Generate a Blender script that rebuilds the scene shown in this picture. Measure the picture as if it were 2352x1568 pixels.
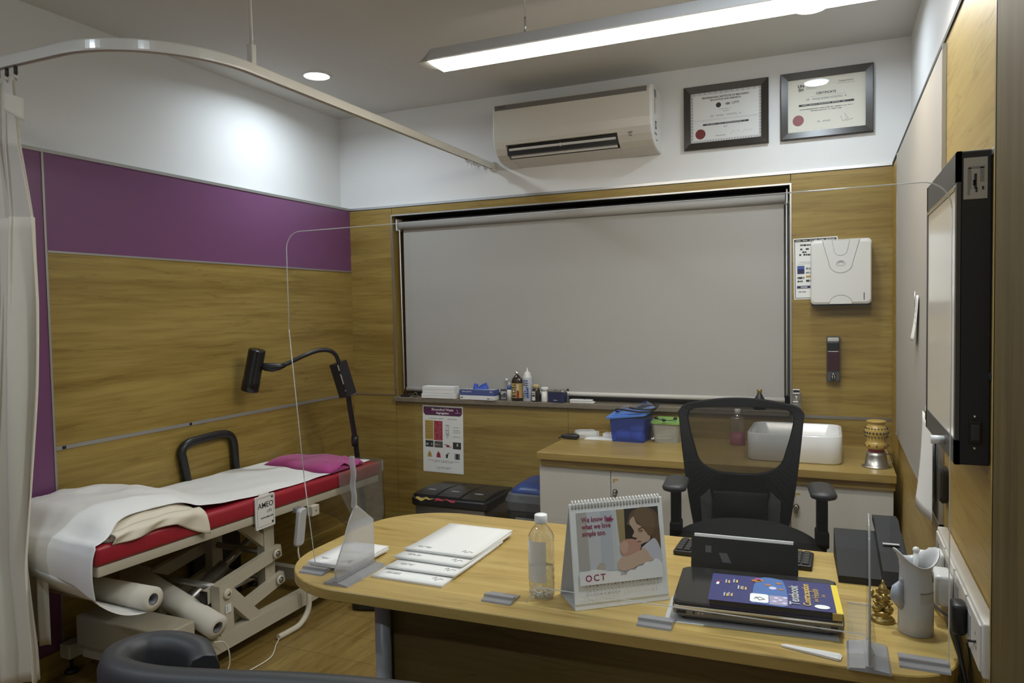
import bpy, bmesh, math, random
from mathutils import Vector, Matrix, Euler, noise
for _o in list(bpy.data.objects): bpy.data.objects.remove(_o)
S = bpy.context.scene
C = S.collection
random.seed(7)
PI = math.pi

# ------------------------------------------------------------------ camera
def make_camera():
    yaw, pit, rol = math.radians(-23.6417), math.radians(-2.4267), math.radians(-1.0323)
    f = Vector((math.sin(yaw)*math.cos(pit), math.cos(yaw)*math.cos(pit), math.sin(pit)))
    r = f.cross(Vector((0, 0, 1))).normalized(); u = r.cross(f)
    r2 = r*math.cos(rol) + u*math.sin(rol); u2 = u*math.cos(rol) - r*math.sin(rol)
    cam = bpy.data.cameras.new('camera'); o = bpy.data.objects.new('camera', cam); C.objects.link(o)
    cam.sensor_width = 36; cam.lens = 36*1689.77/2352; cam.clip_start = 0.02
    m = Matrix((r2, u2, -f)).transposed().to_4x4(); m.translation = (0, 0, 1.44)
    o.matrix_world = m
    S.camera = o
make_camera()

# ------------------------------------------------------------------ world, exposure
w = bpy.data.worlds.new('world'); S.world = w; w.use_nodes = True
w.node_tree.nodes['Background'].inputs[0].default_value = (0.9, 0.95, 1, 1)
w.node_tree.nodes['Background'].inputs[1].default_value = 0.02
S.view_settings.view_transform = 'Standard'; S.view_settings.look = 'None'
S.view_settings.gamma = 1; S.view_settings.use_curve_mapping = False
S.view_settings.exposure = 0.32
PENDANT = 27.0        # emission of the pendant diffuser
SPOT_W = 7.5        # watts per ceiling downlight
SPOT_COL = (0.80, 0.91, 1.0)

# ------------------------------------------------------------------ materials
MATS = {}
def mat(name, col, rough=0.5, metal=0.0, spec=0.5, bump=0.0, bscale=200, var=0.0, vscale=6, emit=None, coat=0.0, sheen=0.0):
    if name in MATS: return MATS[name]
    m = bpy.data.materials.new(name); m.use_nodes = True
    nt = m.node_tree; b = nt.nodes['Principled BSDF']
    b.inputs['Base Color'].default_value = (*col, 1)
    b.inputs['Roughness'].default_value = rough; b.inputs['Metallic'].default_value = metal
    b.inputs['Specular IOR Level'].default_value = spec
    b.inputs['Coat Weight'].default_value = coat; b.inputs['Coat Roughness'].default_value = 0.05
    if sheen: b.inputs['Sheen Weight'].default_value = sheen
    tc = nt.nodes.new('ShaderNodeTexCoord')
    if var:
        n = nt.nodes.new('ShaderNodeTexNoise'); n.inputs['Scale'].default_value = vscale; n.inputs['Detail'].default_value = 5
        nt.links.new(tc.outputs['Object'], n.inputs['Vector'])
        mx = nt.nodes.new('ShaderNodeMix'); mx.data_type = 'RGBA'
        mx.inputs[6].default_value = (*[c*(1-var) for c in col], 1); mx.inputs[7].default_value = (*[min(1, c*(1+var)) for c in col], 1)
        nt.links.new(n.outputs['Fac'], mx.inputs[0]); nt.links.new(mx.outputs[2], b.inputs['Base Color'])
    if bump:
        n = nt.nodes.new('ShaderNodeTexNoise'); n.inputs['Scale'].default_value = bscale; n.inputs['Detail'].default_value = 3
        nt.links.new(tc.outputs['Object'], n.inputs['Vector'])
        bp = nt.nodes.new('ShaderNodeBump'); bp.inputs['Strength'].default_value = bump; bp.inputs['Distance'].default_value = 0.002
        nt.links.new(n.outputs['Fac'], bp.inputs['Height']); nt.links.new(bp.outputs['Normal'], b.inputs['Normal'])
    if emit:
        b.inputs['Emission Color'].default_value = (*emit[0], 1); b.inputs['Emission Strength'].default_value = emit[1]
    MATS[name] = m
    return m

def wood(name, axis, dark, light, rough=0.38, cross=9.0, along=0.55, planks=None, spec=0.45):
    m = bpy.data.materials.new(name); m.use_nodes = True
    nt = m.node_tree; N = nt.nodes; L = nt.links; b = N['Principled BSDF']
    tc = N.new('ShaderNodeTexCoord'); mp = N.new('ShaderNodeMapping')
    sc = [cross]*3; sc['XYZ'.index(axis)] = along; mp.inputs['Scale'].default_value = sc
    L.new(tc.outputs['Object'], mp.inputs['Vector'])
    n1 = N.new('ShaderNodeTexNoise'); n1.inputs['Scale'].default_value = 1.0; n1.inputs['Detail'].default_value = 3; n1.inputs['Distortion'].default_value = 0.5
    n2 = N.new('ShaderNodeTexNoise'); n2.inputs['Scale'].default_value = 6.0; n2.inputs['Detail'].default_value = 6; n2.inputs['Distortion'].default_value = 0.25
    n3 = N.new('ShaderNodeTexNoise'); n3.inputs['Scale'].default_value = 2.3; n3.inputs['Detail'].default_value = 4
    for n in (n1, n2, n3): L.new(mp.outputs['Vector'], n.inputs['Vector'])
    add = N.new('ShaderNodeMath'); add.operation = 'MULTIPLY_ADD'; add.inputs[1].default_value = 0.5
    L.new(n1.outputs['Fac'], add.inputs[0]); 
    ml = N.new('ShaderNodeMath'); ml.operation = 'MULTIPLY'; ml.inputs[1].default_value = 0.5
    L.new(n2.outputs['Fac'], ml.inputs[0]); L.new(ml.outputs[0], add.inputs[2])
    rp = N.new('ShaderNodeValToRGB'); e = rp.color_ramp.elements
    e[0].position = 0.36; e[0].color = (*dark, 1); e[1].position = 0.62; e[1].color = (*light, 1)
    L.new(add.outputs[0], rp.inputs[0])
    # thin darker veins
    rv = N.new('ShaderNodeValToRGB'); v = rv.color_ramp.elements
    v[0].position = 0.49; v[0].color = (1, 1, 1, 1); v[1].position = 0.53; v[1].color = (1, 1, 1, 1)
    k = v.new(0.51); k.color = (0.74, 0.72, 0.68, 1)
    L.new(n3.outputs['Fac'], rv.inputs[0])
    mx = N.new('ShaderNodeMix'); mx.data_type = 'RGBA'; mx.blend_type = 'MULTIPLY'; mx.inputs[0].default_value = 0.8
    L.new(rp.outputs[0], mx.inputs[6]); L.new(rv.outputs[0], mx.inputs[7])
    out = mx.outputs[2]
    if planks:
        bk = N.new('ShaderNodeTexBrick'); bk.inputs['Scale'].default_value = 1; bk.inputs['Mortar Size'].default_value = 0.0015
        bk.inputs['Brick Width'].default_value = planks[0]; bk.inputs['Row Height'].default_value = planks[1]
        bk.inputs['Color1'].default_value = (1, 1, 1, 1); bk.inputs['Color2'].default_value = (0.8, 0.8, 0.78, 1); bk.inputs['Mortar'].default_value = (0.45, 0.42, 0.4, 1)
        L.new(tc.outputs['Object'], bk.inputs['Vector'])
        m2 = N.new('ShaderNodeMix'); m2.data_type = 'RGBA'; m2.blend_type = 'MULTIPLY'; m2.inputs[0].default_value = 1
        L.new(out, m2.inputs[6]); L.new(bk.outputs[0], m2.inputs[7]); out = m2.outputs[2]
    L.new(out, b.inputs['Base Color'])
    b.inputs['Roughness'].default_value = rough; b.inputs['Specular IOR Level'].default_value = spec
    bp = N.new('ShaderNodeBump'); bp.inputs['Strength'].default_value = 0.08; bp.inputs['Distance'].default_value = 0.001
    L.new(n2.outputs['Fac'], bp.inputs['Height']); L.new(bp.outputs['Normal'], b.inputs['Normal'])
    return m

def glass(name, tint=(0.97, 0.98, 0.98), refl=1.0, rough=0.02, body=None, amount=0.0):
    """thin clear sheet: lets light straight through, mirrors by Fresnel; optional milky body."""
    m = bpy.data.materials.new(name); m.use_nodes = True
    nt = m.node_tree; N = nt.nodes; L = nt.links
    for n in list(N):
        if n.type == 'BSDF_PRINCIPLED': N.remove(n)
    out = [n for n in N if n.type == 'OUTPUT_MATERIAL'][0]
    tr = N.new('ShaderNodeBsdfTransparent'); tr.inputs[0].default_value = (*tint, 1)
    gl = N.new('ShaderNodeBsdfGlossy'); gl.inputs['Roughness'].default_value = rough
    lw = N.new('ShaderNodeLayerWeight'); lw.inputs['Blend'].default_value = 0.5      # same from both sides of the sheet
    pw = N.new('ShaderNodeMath'); pw.operation = 'POWER'; pw.inputs[1].default_value = 5; L.new(lw.outputs['Facing'], pw.inputs[0])
    mu = N.new('ShaderNodeMath'); mu.operation = 'MULTIPLY_ADD'; mu.inputs[1].default_value = 0.80*refl; mu.inputs[2].default_value = 0.045*refl
    mu.use_clamp = True; L.new(pw.outputs[0], mu.inputs[0])
    mx = N.new('ShaderNodeMixShader'); L.new(mu.outputs[0], mx.inputs[0])
    src = tr.outputs[0]
    if body:
        df = N.new('ShaderNodeBsdfDiffuse'); df.inputs[0].default_value = (*body, 1)
        m2 = N.new('ShaderNodeMixShader'); m2.inputs[0].default_value = amount
        L.new(tr.outputs[0], m2.inputs[1]); L.new(df.outputs[0], m2.inputs[2]); src = m2.outputs[0]
    L.new(src, mx.inputs[1]); L.new(gl.outputs[0], mx.inputs[2])
    L.new(mx.outputs[0], out.inputs[0])
    return m

WD, WL = (0.235, 0.148, 0.030), (0.370, 0.262, 0.068)
M = dict(
    wall=mat('white_paint', (0.78, 0.78, 0.77), 0.6, bump=0.05, bscale=300),
    ceil=mat('ceiling_paint', (0.66, 0.65, 0.62), 0.8),
    wood_x=wood('laminate_along_wall', 'X', WD, WL), wood_y=wood('laminate_side_wall', 'Y', WD, WL),
    wood_r_lit=wood('laminate_right_lit', 'Y', (0.36, 0.235, 0.060), (0.45, 0.315, 0.092), .45, spec=.3), wood_z=wood('laminate_upright', 'Z', WD, WL),  # right wall: same laminate, brightness of its lighting put into the colour
    desk=wood('desk_laminate', 'X', (0.40, 0.265, 0.075), (0.52, 0.375, 0.130), 0.3, cross=7),
    wood_shaded=wood('jamb_shaded_wood', 'Z', (0.085, 0.058, 0.018), (0.13, 0.092, 0.030), 0.6, spec=.2),  # jamb: shade on its face put into a darker wood colour
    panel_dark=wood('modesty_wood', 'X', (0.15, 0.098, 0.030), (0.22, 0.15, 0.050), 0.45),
    floor=wood('floor_planks', 'Y', (0.185, 0.115, 0.028), (0.30, 0.205, 0.060), 0.35, cross=6, planks=(1.2, 0.19)),
    purple=mat('purple_laminate', (0.180, 0.064, 0.160), 0.32, spec=0.5),
    alu=mat('aluminium', (0.55, 0.55, 0.55), 0.35, 1.0),
    alu_dk=mat('dull_metal', (0.30, 0.29, 0.27), 0.5, 0.6),
    chrome=mat('chrome', (0.75, 0.75, 0.75), 0.12, 1.0),
    steel=mat('brushed_steel', (0.42, 0.40, 0.37), 0.35, 0.9),
    black=mat('black_plastic', (0.011, 0.011, 0.011), 0.4),
    black_m=mat('matt_black', (0.012, 0.012, 0.012), 0.75),
    dark=mat('charcoal', (0.035, 0.035, 0.037), 0.5),
    grey=mat('grey_plastic', (0.22, 0.22, 0.22), 0.5),
    lgrey=mat('pale_grey', (0.48, 0.48, 0.47), 0.5),
    white=mat('white_plastic', (0.78, 0.77, 0.74), 0.3),
    cream=mat('cream_plastic', (0.62, 0.57, 0.45), 0.45),
    creamm=mat('cream_enamel', (0.50, 0.46, 0.36), 0.4),
    paper=mat('paper', (0.86, 0.86, 0.84), 0.8),
    paper2=mat('paper_shade', (0.74, 0.74, 0.74), 0.8),
    ink=mat('ink', (0.03, 0.03, 0.03), 0.7), ink2=mat('grey_ink', (0.25, 0.25, 0.25), 0.7), ink3=mat('pale_ink', (0.5, 0.5, 0.5), 0.7),
    red=mat('red_vinyl', (0.33, 0.016, 0.028), 0.4, bump=0.05, bscale=400),
    magenta=mat('magenta_cloth', (0.40, 0.035, 0.20), 0.75, bump=0.1, bscale=500, sheen=0.3),
    blue=mat('blue_plastic', (0.05, 0.11, 0.42), 0.4), navy=mat('navy', (0.012, 0.018, 0.085), 0.4),
    brass=mat('brass', (0.42, 0.30, 0.10), 0.35, 0.9),
    brown=mat('brown_glass', (0.022, 0.010, 0.004), 0.12, spec=0.6),
    yellow=mat('yellow', (0.80, 0.62, 0.05), 0.5), ochre=mat('ochre', (0.50, 0.34, 0.08), 0.6),
    crimson=mat('crimson', (0.36, 0.012, 0.04), 0.6), plum=mat('plum', (0.12, 0.012, 0.09), 0.6),
    clear=glass('acrylic', (0.965, 0.97, 0.965), 1.0), edge=glass('acrylic_edge', (0.9, 0.9, 0.9), 1.0, 0.1, (0.85, 0.85, 0.83), 0.5),
    pet=glass('clear_bottle', (0.95, 0.955, 0.955), 2.6, 0.03, (0.85, 0.85, 0.85), 0.05),
)

# ------------------------------------------------------------------ mesh builder
class B:
    def __init__(s, o=(0, 0, 0)):
        s.bm = bmesh.new(); s.o = Vector(o); s.mats = []; s.mi = 0; s.smooth = set()
    def m(s, mt):
        mt = M[mt] if isinstance(mt, str) else mt
        if mt not in s.mats: s.mats.append(mt)
        s.mi = s.mats.index(mt); return s
    def _fin(s, verts, mx=None, smooth=False):
        fs = set(f for v in verts for f in v.link_faces)
        for f in fs: f.material_index = s.mi; f.smooth = smooth
        if mx is not None: bmesh.ops.transform(s.bm, matrix=mx, verts=list(verts))
        return s
    def box(s, x0, x1, y0, y1, z0, z1, bev=0.0, seg=2, mx=None):
        r = bmesh.ops.create_cube(s.bm, size=1)
        vs = r['verts']
        for v in vs:
            v.co = Vector((x0+(v.co.x+.5)*(x1-x0), y0+(v.co.y+.5)*(y1-y0), z0+(v.co.z+.5)*(z1-z0)))
        if bev:
            es = list(set(e for v in vs for e in v.link_edges))
            rr = bmesh.ops.bevel(s.bm, geom=es, offset=bev, segments=seg, affect='EDGES', profile=0.5)
            vs = list(set(rr['verts']) | set(v for v in vs if v.is_valid))
            fs = set(f for v in vs for f in v.link_faces); vs = list(set(v for f in fs for v in f.verts))
        return s._fin(vs, mx, bool(bev) and seg > 2)
    def loft(s, rings, closed=True, cap=True, smooth=True, mx=None):
        V = [[s.bm.verts.new(Vector(p)) for p in r] for r in rings]
        n = len(V[0]); fs = []
        for a, b in zip(V[:-1], V[1:]):
            for i in range(n if closed else n-1):
                j = (i+1) % n
                try: fs.append(s.bm.faces.new((a[i], a[j], b[j], b[i])))
                except ValueError: pass
        for f in fs: f.smooth = smooth; f.material_index = s.mi
        if cap:
            for r in (list(reversed(V[0])), V[-1]):
                try: f = s.bm.faces.new(r); f.material_index = s.mi; f.smooth = False
                except ValueError: pass
        vs = [v for r in V for v in r]
        if mx is not None: bmesh.ops.transform(s.bm, matrix=mx, verts=vs)
        return s
    def lathe(s, prof, c=(0, 0, 0), n=28, smooth=True, mx=None, cap=True, sx=1, sy=1):
        rings = [[(c[0]+max(r, 1e-5)*sx*math.cos(2*PI*i/n), c[1]+max(r, 1e-5)*sy*math.sin(2*PI*i/n), c[2]+z) for i in range(n)] for r, z in prof]
        return s.loft(rings, True, cap, smooth, mx)
    def tube(s, pts, r, n=10, rs=None, flat=None):
        """swept tube; flat=(w,h) sweeps a rectangle-ish section"""
        P = [Vector(p) for p in pts]; rings = []
        up = Vector((0, 0, 1))
        prevn = None
        for i, p in enumerate(P):
            t = (P[min(i+1, len(P)-1)] - P[max(i-1, 0)]).normalized()
            if prevn is None:
                a = up if abs(t.dot(up)) < 0.95 else Vector((1, 0, 0))
                nn = (a - t*a.dot(t)).normalized()
            else:
                nn = (prevn - t*prevn.dot(t)).normalized()
            prevn = nn; bb = t.cross(nn)
            rr = rs[i] if rs else r
            if flat:
                w_, h_ = flat
                sec = [(-w_, -h_), (w_, -h_), (w_, h_), (-w_, h_)]
                rings.append([p+bb*a_+nn*b_ for a_, b_ in sec])
            else:
                rings.append([p+bb*(rr*math.cos(2*PI*k/n))+nn*(rr*math.sin(2*PI*k/n)) for k in range(n)])
        return s.loft(rings, True, True, not flat)
    def cyl(s, p0, p1, r, n=20, r1=None):
        return s.tube([p0, p1], r, n, rs=[r, r if r1 is None else r1])
    def prism(s, poly, axis, a, b, mx=None, smooth=False):
        """poly in the two other axes (order: X->(y,z), Y->(x,z), Z->(x,y)) extruded from a to b"""
        def P(p, t):
            return {'X': (t, p[0], p[1]), 'Y': (p[0], t, p[1]), 'Z': (p[0], p[1], t)}[axis]
        return s.loft([[P(p, a) for p in poly], [P(p, b) for p in poly]], True, True, smooth, mx)
    def poly(s, pts):
        f = s.bm.faces.new([s.bm.verts.new(Vector(p)) for p in pts]); f.material_index = s.mi; return s
    def grid(s, fn, nu, nv, smooth=True, thick=0.0):
        V = [[s.bm.verts.new(Vector(fn(i/nu, j/nv))) for j in range(nv+1)] for i in range(nu+1)]
        for i in range(nu):
            for j in range(nv):
                f = s.bm.faces.new((V[i][j], V[i+1][j], V[i+1][j+1], V[i][j+1])); f.smooth = smooth; f.material_index = s.mi
        return s
    def sphere(s, c, r, sx=1, sy=1, sz=1, n=16):
        k = bmesh.ops.create_uvsphere(s.bm, u_segments=n, v_segments=max(6, n//2), radius=r)
        for v in k['verts']: v.co = Vector((v.co.x*sx+c[0], v.co.y*sy+c[1], v.co.z*sz+c[2]))
        return s._fin(k['verts'], None, True)
    def mesh(s, me, mx=None):
        n0 = len(s.bm.verts); nf = len(s.bm.faces)
        s.bm.from_mesh(me); s.bm.verts.ensure_lookup_table(); s.bm.faces.ensure_lookup_table()
        vs = s.bm.verts[n0:]
        for f in s.bm.faces[nf:]: f.material_index = s.mi
        if mx is not None: bmesh.ops.transform(s.bm, matrix=mx, verts=vs)
        return s
    def text(s, body, size, mx, align='CENTER', ext=0.0002, bold=0.0, xs=1.0, sp=1.0):
        cu = bpy.data.curves.new('t', 'FONT'); cu.body = body; cu.size = size; cu.align_x = align; cu.align_y = 'CENTER'
        cu.extrude = ext; cu.offset = bold; cu.resolution_u = 3; cu.space_character = sp
        o = bpy.data.objects.new('t', cu); me = bpy.data.meshes.new_from_object(o)
        s.mesh(me, mx @ Matrix.Diagonal((xs, 1, 1, 1)))
        bpy.data.objects.remove(o); bpy.data.curves.remove(cu); bpy.data.meshes.remove(me)
        return s
    def build(s, name, mt=None, parent=None, solid=0.0, subsurf=0, recalc=True, label=None, kind=None):
        if mt is not None and not s.mats: s.m(mt)
        if recalc: bmesh.ops.recalc_face_normals(s.bm, faces=s.bm.faces)
        if s.o.length: bmesh.ops.translate(s.bm, vec=-s.o, verts=s.bm.verts)
        me = bpy.data.meshes.new(name); s.bm.to_mesh(me); s.bm.free()
        for k in s.mats: me.materials.append(k)
        o = bpy.data.objects.new(name, me); C.objects.link(o)
        if parent: o.parent = parent
        if solid:
            md = o.modifiers.new('solid', 'SOLIDIFY'); md.thickness = solid; md.offset = 0
        if subsurf:
            md = o.modifiers.new('sub', 'SUBSURF'); md.levels = subsurf; md.render_levels = subsurf
        if label: o['label'] = label
        if kind: o['kind'] = kind
        return o

def thing(name, label, cat, loc=(0, 0, 0), rotz=0, group=None):
    o = bpy.data.objects.new(name, None); C.objects.link(o); o.empty_display_size = 0.05
    o.location = loc; o.rotation_euler = (0, 0, rotz); tag(o, label, cat, group); return o
def tag(o, label, cat, group=None):
    o['label'] = label; o['category'] = cat
    if group: o['group'] = group
    return o
def struct(o): o['kind'] = 'structure'; return o
def copy_tree(o, parent=None):
    c = o.copy(); C.objects.link(c)
    if parent: c.parent = parent
    for ch in list(o.children): copy_tree(ch, c)
    return c
def T(x, y, z): return Matrix.Translation((x, y, z))
def RX(a): return Matrix.Rotation(math.radians(a), 4, 'X')
def RY(a): return Matrix.Rotation(math.radians(a), 4, 'Y')
def RZ(a): return Matrix.Rotation(math.radians(a), 4, 'Z')
FACE_CAM = RX(90)            # text in the XZ plane, readable from -Y
def rrect(x0, x1, y0, y1, r, n=6, rs=None):
    """rounded rectangle, counter-clockwise; rs = radii for (x0y0, x1y0, x1y1, x0y1)"""
    rs = rs or (r,)*4; out = []; mxr = max(1e-4, min(abs(x1-x0), abs(y1-y0))/2); rs = [min(q, mxr) for q in rs]
    for (cx, cy, a0), q in zip(((x0+rs[0], y0+rs[0], PI), (x1-rs[1], y0+rs[1], 1.5*PI), (x1-rs[2], y1-rs[2], 0), (x0+rs[3], y1-rs[3], .5*PI)), rs):
        for i in range(n+1):
            a = a0 + .5*PI*i/n; out.append((cx+q*math.cos(a), cy+q*math.sin(a)))
    return out
def smooth_path(pts, n=6):
    """Catmull-Rom through the points"""
    P = [Vector(p) for p in pts]; P = [2*P[0]-P[1]] + P + [2*P[-1]-P[-2]]; out = []
    for i in range(1, len(P)-2):
        a, b, c, d = P[i-1:i+3]
        for k in range(n):
            t = k/n
            out.append(0.5*((2*b)+(c-a)*t+(2*a-5*b+4*c-d)*t*t+(3*b-a-3*c+d)*t**3))
    out.append(P[-2]); return out
# ================================================================== SETTING
XL, XLP, XR, XRP, YB, ZC, ZP = -2.955, -2.875, 0.335, 0.260, 4.0, 2.70, 2.10
YF = -1.6
struct(B().m('floor').box(XL-.1, XR+.1, YF-.1, YB+.4, -0.05, 0).build('floor'))
struct(B().m('ceil').box(XL-.1, XR+.1, YF-.1, YB+.4, ZC, ZC+.05).build('ceiling'))
# left wall: white above, panelling below
wl = struct(B().m('wall').box(XL-.1, XL, YF-.1, YB+.1, 0, ZC).build('wall_left'))
ZT = 1.708; YS = 1.955; ZR = 0.915    # purple/wood joint, vertical strip, dado strip
b = B().m('wood_y').box(XL, XLP, YS+.0045, YB, 0.10, ZR-.008).box(XL, XLP, YS+.0045, YB, ZR+.008, ZT-.004); b.build('wood_panel', None, wl)
b = B().m('purple').box(XL, XLP, YS+.0045, YB, ZT+.004, ZP).box(XL, XLP, YF, YS-.0045, 0.10, ZP); b.build('purple_panel', None, wl)
b = B().m(mat('strip_metal', (0.36, 0.35, 0.33), .45, .5)).box(XL, XLP+.003, YS-.0045, YS+.0045, 0.1, ZP).box(XL, XLP+.003, YS+.006, YB, ZT-.004, ZT+.004)
b.box(XL, XLP+.004, YS+.0045, YB, ZR-.008, ZR+.008).box(XL-.0, XLP+.004, YF, YB, ZP, ZP+.014)
b.m('black').box(XLP+.004, XLP+.006, YS+.03, YS+.045, ZR-.006, ZR+.006).box(XLP+.004, XLP+.006, 2.63, 2.643, ZR-.006, ZR+.006)
b.build('metal_strip', None, wl)
struct(B().m('wood_y').box(XL, XLP+.012, YF, YB, 0, 0.10).build('baseboard_left'))
# back wall with window opening
WX0, WX1, WZ0, WZ1 = -2.553, -0.203, 0.905, 2.045
wb = struct(B().m('wall').box(XL-.1, XR+.1, YB, YB+.1, ZP, ZC).box(XL-.1, WX0-.01, YB+.004, YB+.1, 0, ZP).box(WX1+.01, XR+.1, YB+.004, YB+.1, 0, ZP)
            .box(WX0-.01, WX1+.01, YB+.004, YB+.1, 0, WZ0-.03).box(WX0-.01, WX1+.01, YB+.004, YB+.1, WZ1+.01, ZP).build('wall_back'))
b = B().m('wood_x')
for (x0, x1, z0, z1) in ((XLP, WX0-.004, 0.1, ZR-.004), (XLP, WX0-.004, ZR+.004, ZP), (WX0-.002, WX1+.002, WZ1+.006, ZP), (WX1+.006, XRP, ZR-.035+.005, ZP),
                         (WX0-.002, -1.4, .1, WZ0-.035), (-1.398, WX1+.004, .1, WZ0-.035), (WX1+.006, XRP, .1, ZR-.045)):
    b.box(x0, x1, YB-.018, YB+.004, z0, z1)
b.build('wood_panel', None, wb)
b = B().m('alu').box(XLP, XRP, YB-.022, YB+.0, ZP, ZP+.014).box(WX1+.006, XRP, YB-.021, YB, ZR-.045, ZR-.03).box(XLP, WX0-.004, YB-.021, YB, ZR-.004, ZR+.004)
b.m('ink').box(XLP, XRP, YB-.020, YB-.0175, ZP-.003, ZP); b.build('metal_strip', None, wb)
struct(B().m('wood_x').box(XLP, XRP, YB-.03, YB, 0, 0.10).build('baseboard_back'))
# window recess, frame, glass, stone sill
wn = struct(B().m('alu').box(WX0-.008, WX1+.008, YB-.024, YB-.016, WZ1, WZ1+.008).box(WX0-.008, WX0, YB-.024, YB-.016, WZ0, WZ1).box(WX1, WX1+.008, YB-.024, YB-.016, WZ0, WZ1).build('window_1'))
b = B().m('wood_z').box(WX0-.008, WX0, YB-.016, YB+.22, WZ0, WZ1).box(WX1, WX1+.008, YB-.016, YB+.22, WZ0, WZ1).m('black_m').box(WX0, WX1, YB-.016, YB+.22, WZ1, WZ1+.006)
b.build('reveal', None, wn)
b = B().m('alu_dk').box(WX0, WX1, YB+.19, YB+.24, WZ0, WZ0+.05).box(WX0, WX1, YB+.19, YB+.24, WZ1-.05, WZ1).box(WX0, WX0+.05, YB+.19, YB+.24, WZ0, WZ1).box(WX1-.05, WX1, YB+.19, YB+.24, WZ0, WZ1).box(-1.4, -1.35, YB+.19, YB+.24, WZ0, WZ1)
b.build('window_frame', None, wn)
B().m(mat('night_glass', (0.02, 0.025, 0.03), 0.05)).box(WX0, WX1, YB+.24, YB+.25, WZ0, WZ1).build('window_pane', None, wn)
b = B().m(mat('sill_stone', (0.20, 0.165, 0.12), 0.4, var=0.35, vscale=60)).box(WX0-.008, WX1+.002, YB-.045, YB+.22, WZ0-.03, WZ0, 0.004); b.build('window_sill', None, wn)
# right wall
wr = struct(B().m('wall').box(XR, XR+.1, YF-.1, YB+.1, 0, ZC).build('wall_right'))
b = B().m('wood_r_lit').box(XRP, XR, 1.40, YB, 0.1, 1.300).box(XRP, XR, 1.40, 2.10, 1.312, 1.700).box(XRP, XR, 1.40, 2.10, 1.712, ZP).box(XRP, XR, 2.10, YB, 1.3001, ZP); b.build('wood_panel', None, wr)
b = B().m('alu').box(XRP-.003, XR, 1.40, 2.1, 1.300, 1.312).box(XRP-.003, XR, 1.40, 2.1, 1.700, 1.712).m('ink').box(XRP-.004, XR, 1.36, YB, ZP, ZP+.012); b.build('metal_strip', None, wr)
b = B().m('wood_shaded').box(0.236, XR, -.6, 1.395, 0, ZC).m('wood_z').box(0.236, XR, 1.385, 1.41, 0, ZC, .004)
struct(b.build('trim_1'))
struct(B().m('wood_y').box(XRP-.012, XR, 1.41, YB, 0, 0.1).build('baseboard_right'))
struct(B().m('wall').box(XL-.1, XR+.1, YF-.1, YF, 0, ZC).build('wall_front'))

# ------------------------------------------------------------------ ceiling downlights
def downlight(x, y, label, watts=SPOT_W):
    t = thing('ceiling_downlight', label, 'ceiling light', (x, y, ZC), 0, 'round ceiling downlights')
    b = B().m('white').lathe([(.074, 0), (.074, -.004), (.070, -.007), (.066, -.007), (.066, -.002)], n=40, cap=False); b.build('trim_ring', None, t)
    B().m(mat('downlight_lens', (0.9, 0.9, 0.9), 0.4, emit=(SPOT_COL, 12.0))).lathe([(.066, -.002), (.066, -.005), (.05, -.007), (0, -.008)], n=40, cap=False).build('lens', None, t)
    l = bpy.data.lights.new('lamp', 'AREA'); l.shape = 'DISK'; l.size = 0.12; l.energy = watts; l.color = SPOT_COL; l.spread = math.radians(165)
    lo = bpy.data.objects.new('lamp', l); C.objects.link(lo); lo.parent = t; lo.location = (0, 0, -.012)
    return t
downlight(-2.507, 3.214, 'round white downlight glowing in the ceiling above the examination couch', 6.5)
downlight(-0.09, 3.42, 'round white downlight in the ceiling in front of the framed certificates', 4.5)
downlight(0.02, 1.82, 'round white downlight in the ceiling beside the wood wall with the film viewer', 12)
downlight(-1.30, 0.55, 'round white downlight added out of view as fill, just in front of the visitor chair', 5)  # unseen lamp added to fill the near part of the room
downlight(-2.45, 0.35, 'round white downlight in the ceiling at the near left, before the curtain', 7)
downlight(-0.60, -0.70, 'round white downlight added for fill in the ceiling behind the viewpoint', 9)  # added fill lamp, never in view

# ------------------------------------------------------------------ pendant lamp
LX0, LX1, LY0, LY1, LZ = -1.43, 0.17, 2.502, 2.618, 2.40
t = thing('pendant_light', 'long white linear pendant lamp hanging from the ceiling over the desk', 'ceiling lamp', ((LX0+LX1)/2, (LY0+LY1)/2, LZ))
o = t.location
prof = [(LY0, LZ), (LY0-.004, LZ+.004), (LY0+.03, LZ+.055), (LY0+.04, LZ+.06), (LY1-.04, LZ+.06), (LY1-.03, LZ+.055), (LY1+.004, LZ+.004), (LY1, LZ)]
b = B(o).m(mat('lamp_housing', (0.62, 0.62, 0.62), 0.4)).prism(prof, 'X', LX0, LX1); b.build('housing', None, t)
for s_, x in ((-1, LX0), (1, LX1)):
    b = B(o).m('lgrey').loft([[(x, p[0], p[1]) for p in prof], [(x+s_*.035, p[0]+(0.012 if p[0] < 2.56 else -.012), LZ+.004+(p[1]-LZ)*.55) for p in prof], [(x+s_*.055, p[0]+(0.02 if p[0] < 2.56 else -.02), LZ+.006+(p[1]-LZ)*.1) for p in prof]], smooth=False); b.build('end_cap', None, t)
B(o).m(mat('lamp_diffuser', (0.9, 0.9, 0.9), 0.4, emit=((1.0, 0.925, 0.80), PENDANT))).box(LX0+.012, LX1-.01, LY0+.006, LY1-.006, LZ-.012, LZ+.004, .003).build('diffuser', None, t)
for x in (-1.045, -0.05):
    B(o).m('chrome').cyl((x, 2.56, LZ+.058), (x, 2.56, LZ+.12), .0045, 8).cyl((x, 2.56, LZ+.12), (x, 2.56, ZC), .0008, 6).build('suspension_cable', None, t)

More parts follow.
